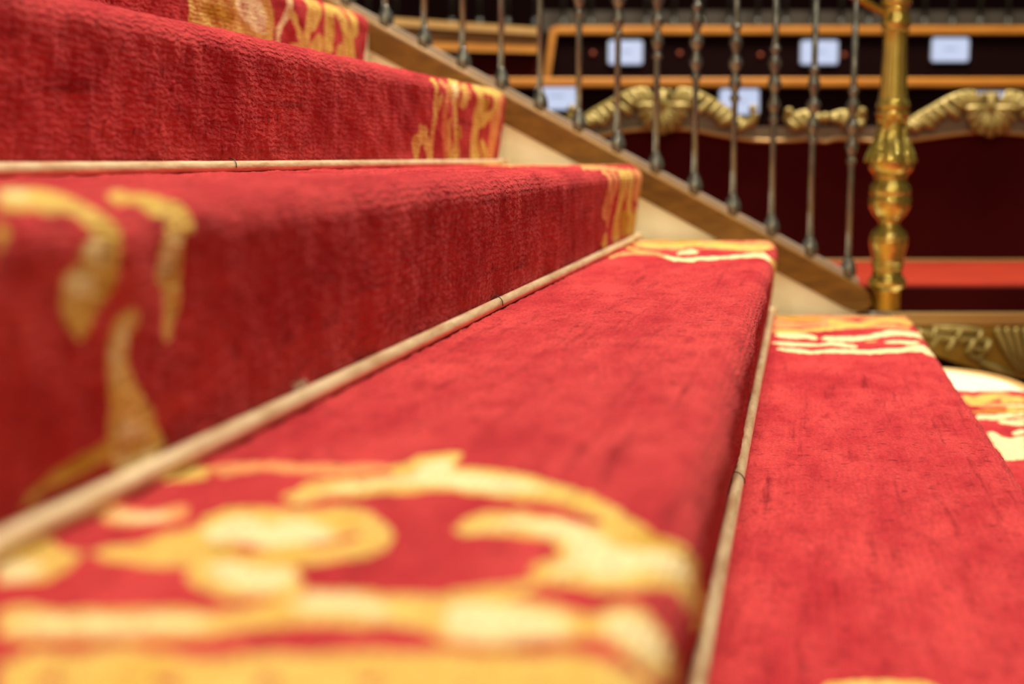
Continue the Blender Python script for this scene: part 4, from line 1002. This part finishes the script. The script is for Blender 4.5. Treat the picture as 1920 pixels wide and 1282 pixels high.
# rows of beads
for yy, rr, nb, br in ((227, 25.5, 14, 0.0050), (58.5, 22.8, 18, 0.0040)):
    mb = MB()
    for j in range(nb):
        a = 2 * math.pi * (j + 0.3) / nb
        mb.ball((rr * K * math.cos(a), rr * K * math.sin(a), nz(yy) + 0.346), br, 8, 6)
    mb.build('bead_ring', M['brass'], newel, True)
# acanthus leaves around the cup
CUP = dens([(240, 25), (248, 26), (260, 29), (272, 34), (285, 39), (298, 42.5), (305, 43)], 4)


def acanthus(mir=1.0):
    vs, fs = [], []
    n, m = len(CUP), 13
    for i, (yy, hh) in enumerate(CUP):
        t = i / (n - 1)
        wid = (0.10 + 0.40 * t ** 0.8) * (1 - 0.75 * max(0, (t - 0.86) / 0.14) ** 2)
        wid *= 1 + 0.16 * math.cos(t * 26)
        lift = 0.0012 + 0.0045 * t ** 2
        for j in range(m):
            q = -1 + 2 * j / (m - 1)
            a = wid * q
            rib = 0.0016 * math.cos(q * math.pi * 3.5) + 0.0022 * (1 - abs(q))
            r = hh * K + (lift + rib) * (1 - 0.9 * q * q) - 0.0008
            vs.append((r * math.cos(a), r * math.sin(a), nz(yy) + 0.346))
    for i in range(n - 1):
        for j in range(m - 1):
            fs.append((i * m + j, (i + 1) * m + j, (i + 1) * m + j + 1, i * m + j + 1))
    return vs, fs


lv = None
for j in range(7):
    a = -math.pi / 2 - YAW * 0 + 0.06 + 2 * math.pi * j / 7
    if lv is None:
        v, f = acanthus()
        lv = mesh_obj('acanthus_leaf', v, f, M['brass'], newel, True)
        lv.rotation_euler = (0, 0, a)
    else:
        share('acanthus_leaf', lv, newel, (0, 0, 0), (0, 0, a))


# ------------------------------------------------------------------ the hall behind: everything faces the stairs squarely (turned by YAW)
RV = Vector((math.cos(YAW), math.sin(YAW), 0))
FV = Vector((-math.sin(YAW), math.cos(YAW), 0))


def hall(s, D, z):
    return RV * s + FV * D + Vector((0, 0, z))


# ---- gilded settee
SC, SD = 0.90, 4.15
st = empty('settee', hall(SC, SD, FLOOR - 0.052), YAW)
tag(st, 'gilded carved settee with shade-darkened velvet back and bright red seat behind the newel', 'settee')
BZ = -(FLOOR - 0.052)             # local z of world z=0


def L(s, z, d=0.0):
    """local point: lateral s, world height z, depth behind the back plane"""
    return Vector((s - SC, d, z + BZ))


SEATZ = -0.300
# frame of the back: wavy crest rail between lower (moulding) and upper line
low = curve_pts([(0.17, 0.020, 0), (0.20, 0.045, 0), (0.262, 0.062, 0), (0.345, 0.077, 0), (0.431, 0.081, 0), (0.52, 0.077, 0), (0.60, 0.062, 0), (0.70, 0.047, 0),
                 (0.80, 0.047, 0), (0.86, 0.052, 0), (0.90, 0.044, 0), (0.94, 0.052, 0), (1.02, 0.047, 0), (1.10, 0.043, 0), (1.20, 0.055, 0), (1.29, 0.067, 0),
                 (1.37, 0.072, 0), (1.45, 0.067, 0), (1.54, 0.055, 0), (1.60, 0.040, 0), (1.63, 0.015, 0)], 4)


def hump(s, c, w=0.245, h=0.085):
    t = abs(s - c) / w
    return h * (0.5 + 0.5 * math.cos(math.pi * min(t, 1)))


def upz(s):
    return 0.088 + hump(s, 0.431) + hump(s, 1.37, 0.25) - 0.03 * max(0, (0.19 - s) / 0.03) - 0.03 * max(0, (s - 1.61) / 0.03)


n = len(low)
vs, fs = [], []
for p in low:
    s, zl = p[0], p[1]
    zu = max(upz(s), zl + 0.02)
    for d in (-0.012, 0.025):
        vs += [L(s, zl, d), L(s, zu, d)]
for i in range(n - 1):
    a, b = i * 4, (i + 1) * 4
    fs += [(a, b, b + 1, a + 1), (a + 2, a + 3, b + 3, b + 2), (a + 1, b + 1, b + 3, a + 3), (a, a + 2, b + 2, b)]
fs += [(0, 1, 3, 2), ((n - 1) * 4, (n - 1) * 4 + 2, (n - 1) * 4 + 3, (n - 1) * 4 + 1)]
mesh_obj('crest_rail', vs, fs, M['frame'], st)
mb = MB()
mb.tube([L(p[0], p[1] + 0.001, -0.013) for p in low], 0.0058, 8)
mb.build('gilt_moulding', M['giltline'], st, True)
mb = MB()
vs = [L(p[0], p[1], -0.002) for p in low] + [L(p[0], SEATZ - 0.02, -0.002) for p in low]
vs += [L(p[0], p[1], 0.02) for p in low] + [L(p[0], SEATZ - 0.02, 0.02) for p in low]
fs = [(i, i + n, i + n + 1, i + 1) for i in range(n - 1)] + [(2 * n + i, 2 * n + i + 1, 3 * n + i + 1, 3 * n + i) for i in range(n - 1)]
fs += [(0, 2 * n, 3 * n, n), (n - 1, 2 * n - 1, 4 * n - 1, 3 * n - 1)]
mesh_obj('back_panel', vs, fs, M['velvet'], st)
for s0 in (0.15, 1.62):
    MB().box(s0 - SC, s0 + 0.03 - SC, -0.015, 0.03, 0.02, 0.03 + BZ, 0.006).build('back_post', M['frame'], st)
MB().box(0.17 - SC, 1.63 - SC, -0.028, 0.005, SEATZ + BZ - 0.002, SEATZ + BZ + 0.006, 0.002).build('back_rail', M['giltline'], st)


# carved crest: leaf sprays, shells, scrolls
def lobes(mb, path, lens, drop, width, side=-1):
    """stem along path with drooping leaf fingers"""
    P = curve_pts(path, 5)
    m = len(P)
    mb.tube([p + Vector((0, -0.002, 0)) for p in P], [0.011 * (0.55 + 0.45 * math.sin(math.pi * (i + 1) / (m + 1))) for i in range(m)], 8)
    k = len(lens)
    for i, ln in enumerate(lens):
        q = P[min(m - 1, int((i + 0.5) / k * m))]
        t = (P[min(m - 1, int((i + 0.5) / k * m) + 1)] - q)
        t = t.normalized() if t.length > 0 else Vector((1, 0, 0))
        dn = Vector((t.z * side, 0, -t.x * side))
        if dn.z > 0:
            dn = -dn
        back = -t if drop > 0 else t
        a = q
        b = q + dn * ln * 0.5 + back * ln * 0.25 * abs(drop)
        c = q + dn * ln * 0.9 + back * ln * 0.75 * abs(drop)
        e = q + dn * ln + back * ln * 1.05 * abs(drop)
        path2 = curve_pts([a, b, c, e], 4)
        mm = len(path2)
        mb.tube([p + Vector((0, -0.010 - 0.008 * math.sin(math.pi * j / (mm - 1)), 0)) for j, p in enumerate(path2)],
                [width * (0.45 + 0.75 * math.sin(math.pi * min(1, 0.15 + 0.85 * j / (mm - 1)))) for j in range(mm)], 8, (1.0, 0.7))


def spiral(c, r0, turns, start, sgn, wid, off=-0.012):
    pts, rad = [], []
    nn = int(18 * turns)
    for i in range(nn + 1):
        t = i / nn
        a = start + sgn * 2 * math.pi * turns * t
        r = r0 * (1 - 0.75 * t)
        pts.append(c + Vector((r * math.cos(a), off - 0.006 * t, r * math.sin(a))))
        rad.append(wid * (1 - 0.35 * t))
    return pts, rad


def crest(c, zc, w):
    # shell
    mb = MB()
    for i in range(9):
        a = math.radians(-90 + (i - 4) * 21)
        ln = 0.080 - 0.003 * abs(i - 4)
        p0 = L(c, zc + 0.052, -0.02)
        p1 = p0 + Vector((math.cos(a) * ln * 0.6, -0.016, math.sin(a) * ln * 0.6))
        p2 = p0 + Vector((math.cos(a) * ln, -0.008, math.sin(a) * ln))
        P = curve_pts([p0, p1, p2], 5)
        mb.tube(P, [0.004 + 0.0105 * (j / (len(P) - 1)) ** 0.7 for j in range(len(P))], 8)
    mb.build('shell', M['gilt'], st, True)
    mb = MB()
    mb.tube(curve_pts([L(c, zc + 0.090, -0.012), L(c, zc + 0.070, -0.028), L(c, zc + 0.045, -0.03), L(c, zc + 0.034, -0.026)], 4), [0.010] * 5 + [0.013] * 4 + [0.011, 0.010, 0.009, 0.008], 10)
    mb.ball(L(c - 0.019, zc + 0.085, -0.014), 0.010)
    mb.ball(L(c + 0.019, zc + 0.085, -0.014), 0.010)
    mb.build('shell_stem', M['gilt'], st, True)
    for sg in (-1, 1):
        mb = MB()
        p, r = spiral(L(c + sg * 0.062, zc + 0.062), 0.026, 1.3, math.pi * (0.9 if sg < 0 else 0.1), sg, 0.0085)
        mb.tube(p, r, 8)
        mb.build('scroll', M['gilt'], st, True)
        mb = MB()
        lobes(mb, [L(c + sg * 0.05, zc + 0.096, -0.01), L(c + sg * 0.10, zc + 0.083, -0.012), L(c + sg * 0.16, zc + 0.050, -0.012),
                   L(c + sg * 0.21, zc + 0.022, -0.012), L(c + sg * w, zc + 0.004, -0.012)],
              [0.044, 0.056, 0.040, 0.046, 0.058, 0.036, 0.040, 0.048, 0.030, 0.034, 0.026], 0.45, 0.0098)
        mb.build('leaf_spray', M['gilt'], st, True)
        mb = MB()
        mb.tube(curve_pts([L(c + sg * (w - 0.02), zc - 0.012, -0.012), L(c + sg * (w + 0.022), zc + 0.000, -0.014), L(c + sg * (w + 0.034), zc + 0.030, -0.014)], 5),
                [0.008, 0.010, 0.012, 0.014, 0.015, 0.016, 0.016, 0.015, 0.015, 0.014, 0.013], 10)
        mb.ball(L(c + sg * (w + 0.028), zc + 0.040, -0.016), 0.0125)
        mb.build('leaf_curl', M['gilt'], st, True)


crest(0.431, 0.098, 0.232)
crest(1.370, 0.090, 0.240)
# middle ornament between the two backs
for sg in (-1, 1):
    mb = MB()
    lobes(mb, [L(0.90 + sg * 0.012, 0.118, -0.010), L(0.90 + sg * 0.05, 0.126, -0.012), L(0.90 + sg * 0.085, 0.118, -0.012), L(0.90 + sg * 0.11, 0.100, -0.012)],
          [0.020, 0.034, 0.045, 0.036], 0.3, 0.010)
    mb.build('leaf_spray', M['gilt'], st, True)
    mb = MB()
    mb.ball(L(0.90 + sg * 0.105, 0.130, -0.014), 0.013)
    mb.tube(curve_pts([L(0.90 + sg * 0.105, 0.128, -0.014), L(0.90 + sg * 0.112, 0.112, -0.012), L(0.90 + sg * 0.10, 0.098, -0.012)], 4), 0.008, 8)
    mb.build('leaf_curl', M['gilt'], st, True)
mb = MB()
mb.ball(L(0.90, 0.112, -0.016), 0.016, sq=(1, 0.7, 1))
mb.build('rosette', M['gilt'], st, True)
# seat
FD = 3.45 - SD
sx0, sx1 = 0.17 - SC, 1.63 - SC
MB().box(sx0, sx1, FD, -0.004, SEATZ + BZ - 0.085, SEATZ + BZ, 0.014).build('seat_cushion', M['velvetseat'], st, True)
smooth_by_angle(st.children[-1], 30)
MB().box(sx0, sx1, FD - 0.008, FD + 0.05, -0.372 + BZ, -0.312 + BZ - 0.0, 0.004).build('seat_front', M['velvet'], st)  # shaded front of the cushion, done as a darker velvet
MB().box(sx0 - 0.01, sx1 + 0.01, FD - 0.012, FD + 0.03, -0.405 + BZ, -0.373 + BZ, 0.006).build('seat_rail', M['giltline'], st)
# apron with a curved lower edge
ap = [(0.16, -0.405), (1.64, -0.405), (1.64, -0.455)]
for i in range(25):
    s = 1.62 - 1.44 * i / 24
    ap.append((s, -0.452 - 0.085 * max(0, math.cos((s - 1.27) / 0.34 * math.pi / 2)) ** 1.5 * (abs(s - 1.27) < 0.34) - 0.085 * max(0, math.cos((s - 0.50) / 0.34 * math.pi / 2)) ** 1.5 * (abs(s - 0.50) < 0.34)))
ap.append((0.16, -0.455))
MB().prism([(s - SC, z + BZ) for s, z in ap], FD - 0.005, FD + 0.018).build('apron', M['apron'], st)
for c in (0.50, 1.27):
    mb = MB()
    for i in range(9):
        dx = (i - 4) * 0.021
        p = curve_pts([L(c + dx * 0.35, -0.520, FD - 0.012), L(c + dx * 0.75, -0.475, FD - 0.024), L(c + dx * 1.1, -0.412, FD - 0.014)], 5)
        mb.tube(p, [0.005 + 0.004 * j / 10 for j in range(len(p))], 8)
    mb.build('fan', M['gilt'], st, True)
    for sg in (-1, 1):
        mb = MB()
        p, r = spiral(L(c + sg * 0.135, -0.470, FD), 0.022, 1.2, math.pi / 2, -sg, 0.008, -0.014)
        mb.tube(p, r, 8)
        mb.tube(curve_pts([L(c + sg * 0.13, -0.492, FD - 0.014), L(c + sg * 0.09, -0.512, FD - 0.016), L(c + sg * 0.04, -0.530, FD - 0.014)], 5), [0.006 + 0.007 * math.sin(math.pi * j / 10) for j in range(11)], 8)
        mb.build('scroll', M['gilt'], st, True)
        mb = MB()
        lobes(mb, [L(c + sg * 0.10, -0.445, FD - 0.008), L(c + sg * 0.16, -0.440, FD - 0.01), L(c + sg * 0.22, -0.434, FD - 0.01), L(c + sg * 0.285, -0.418, FD - 0.01)],
              [0.024, 0.030, 0.030, 0.026, 0.022], -0.6, 0.007)
        lobes(mb, [L(c + sg * 0.12, -0.420, FD - 0.006), L(c + sg * 0.18, -0.416, FD - 0.008), L(c + sg * 0.25, -0.412, FD - 0.008)], [0.022, 0.024, 0.022], -0.6, 0.006)
        mb.build('leaf_spray', M['gilt'], st, True)
for s in (0.20, 1.60):
    for d in (FD + 0.03, -0.03):
        mb = MB()
        mb.tube(curve_pts([(s - SC, d, BZ - 0.42), (s - SC, d - 0.015, BZ - 0.55), (s - SC, d + 0.01, 0.10), (s - SC, d - 0.02, 0.0)], 5),
                [0.034 - 0.018 * j / 15 for j in range(15)] + [0.024], 10)
        mb.build('leg', M['apron'], st, True)

# ---- tier of benches
GRP = 'bench rows behind the settee'


def bench_row(D, z_top, z_bot, s0, s1, posts, cap_h, name, label, studs=(), lower=FLOOR):
    r = empty(name, hall((s0 + s1) / 2, D, FLOOR - 0.052), YAW)
    tag(r, label, 'bench', GRP)
    c = (s0 + s1) / 2
    MB().box(s0 - c, s1 - c, -0.03, 0.05, z_top - cap_h + BZ, z_top + BZ, 0.008).build('cap_rail', M['amber'], r)
    xs = [s0] + list(posts) + [s1]
    for a, b in zip(xs, xs[1:]):
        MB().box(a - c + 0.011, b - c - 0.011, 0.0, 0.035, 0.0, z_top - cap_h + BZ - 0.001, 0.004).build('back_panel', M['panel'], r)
    for p in posts:
        MB().box(p - c - 0.010, p - c + 0.010, -0.012, 0.04, 0.0, z_top - cap_h + BZ - 0.001, 0.003).build('post', M['amber'], r)
    for s, z in studs:
        MB().ball((s - c, -0.004, z + BZ), 0.010, 10, 8, (1, 0.5, 1)).build('stud', M['stud'], r, True)
    return r


bench_row(5.20, 0.283, 0, -0.16, 2.50, (0.425,), 0.034, 'bench_row', 'lower dark bench back with amber wooden cap rail directly behind the settee')
bench_row(6.00, 0.536, 0, 0.172, 2.80, (), 0.034, 'bench_row', 'upper dark bench back with amber wooden cap rail below the far railing',
          ((0.335, 0.427), (0.695, 0.427), (1.03, 0.42), (1.375, 0.42)))
# slanting end board of the upper row
eb = empty('bench_end_board', hall(0.16, 5.95, FLOOR - 0.052), YAW)
tag(eb, 'slanting amber wooden end board at the left end of the upper bench row', 'end board')
MB().prism([(-0.045, 0.0), (-0.018, 0.0), (-0.006, BZ + 0.32), (0.022, BZ + 0.522), (-0.004, BZ + 0.522), (-0.030, BZ + 0.32)], -0.06, 0.015).build('board', M['amber'], eb)
# wooden desk at upper left
dk = empty('bench_desk', hall(-0.21, 5.75, FLOOR - 0.052), YAW)
tag(dk, 'wooden bench front with a broad amber top seen through the left balusters', 'bench', GRP)
MB().prism([(-0.50, BZ + 0.56), (0.315, BZ + 0.505), (0.315, BZ + 0.478), (-0.50, BZ + 0.53)], -0.05, 0.16).build('desk_top', M['rim'], dk)
MB().prism([(-0.50, BZ + 0.53), (0.315, BZ + 0.478), (0.315, BZ + 0.435), (-0.50, BZ + 0.462)], -0.02, 0.14).build('desk_front', M['wood'], dk)
MB().prism([(-0.50, BZ + 0.462), (0.315, BZ + 0.435), (0.315, BZ + 0.408), (-0.50, BZ + 0.430)], -0.045, 0.14).build('lower_moulding', M['amber'], dk)
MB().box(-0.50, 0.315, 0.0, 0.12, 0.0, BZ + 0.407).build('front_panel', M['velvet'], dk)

# ---- lit screens on the bench backs
SCR = [(5.2, 0.086, 0.235, 0.263, 0.168, 'small lit screen low behind the left baluster foot, beside the settee crest'),
       (5.2, 0.744, 0.892, 0.247, 0.150, 'small lit screen half hidden behind a baluster knop above the settee crest'),
       (5.2, 1.638, 1.780, 0.236, 0.145, 'small lit screen mostly hidden by the right gilded shell of the settee'),
       (6.0, 0.397, 0.542, 0.4817, 0.3796, 'small lit screen on the upper bench back, leftmost of its row'),
       (6.0, 1.192, 1.350, 0.4817, 0.3796, 'small lit screen on the upper bench back just left of the newel'),
       (6.0, 1.733, 1.891, 0.4925, 0.3905, 'small lit screen on the upper bench back right of the newel')]


def rrect(w, h, r, n=5):
    out = []
    for cx, cz, a0 in ((w / 2 - r, h / 2 - r, 0), (-w / 2 + r, h / 2 - r, 90), (-w / 2 + r, -h / 2 + r, 180), (w / 2 - r, -h / 2 + r, 270)):
        for i in range(n + 1):
            a = math.radians(a0 + 90 * i / n)
            out.append((cx + r * math.cos(a), cz + r * math.sin(a)))
    return out


for D, s0, s1, z1, z0, lab in SCR:
    w, h = s1 - s0, z1 - z0
    r = empty('display_screen', hall((s0 + s1) / 2, D - 0.0005, (z0 + z1) / 2), YAW)
    tag(r, lab, 'screen', 'lit screens on the bench backs')
    MB().prism(rrect(w, h, 0.012), -0.012, 0.0).build('bezel', M['bezel'], r)
    MB().prism(rrect(w - 0.008, h - 0.008, 0.010), -0.0145, -0.0121).build('screen', M['screen'], r)

# ---- far railing
fr = empty('gallery_railing', hall(0.9, 6.6, 0.585), YAW)
tag(fr, 'dim grey railing with thin balusters behind the upper bench row', 'railing')
MB().box(-0.78, 2.0, 0.10, 0.16, 0.0, 0.085).build('plinth', M['plinth'], fr)
MB().box(-1.75, 2.0, -0.03, 0.16, -0.03, 0.0).build('base_rail', M['plinth'], fr)
fb = [(0.0095, 0.03), (0.0095, 0.25), (0.0095, 0.50)]
foot = MB().lathe([(0.010, 0.0), (0.015, 0.006), (0.0175, 0.020), (0.014, 0.034), (0.010, 0.042)], 14).build('foot_bulb', M['pewter'], None, True)
pf = None
for i in range(28):
    s = -1.68 + i * 0.1265
    if pf is None:
        pf = MB().lathe(fb, 14).build('baluster', M['dimmetal'], fr, True)
        pf.location = (s, 0, 0)
        foot.parent = pf
    else:
        share('foot_bulb', foot, share('baluster', pf, fr, (s, 0, 0)))
MB().box(-1.75, 2.0, -0.03, 0.03, 0.50, 0.53, 0.008).build('handrail', M['plinth'], fr)
# tier that carries the far railing, and the far wall
tb = MB().box(-5, 5, 6.45, 6.9, FLOOR - 0.05, 0.554)
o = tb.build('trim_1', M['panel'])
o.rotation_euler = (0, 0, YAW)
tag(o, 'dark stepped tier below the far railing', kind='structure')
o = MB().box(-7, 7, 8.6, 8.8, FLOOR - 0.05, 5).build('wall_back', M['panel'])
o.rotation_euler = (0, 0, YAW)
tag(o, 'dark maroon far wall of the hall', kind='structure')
o = MB().box(-6, 6, -3.8, -3.6, FLOOR - 0.05, 5).build('added_wall_front', mat('cream_plaster', (0.82, 0.74, 0.55), 0.7, color2=(0.76, 0.67, 0.47), scale=2))  # added out of view as a pale reflector for the brass
tag(o, 'unseen cream wall added behind the camera for the brass to reflect', kind='structure')
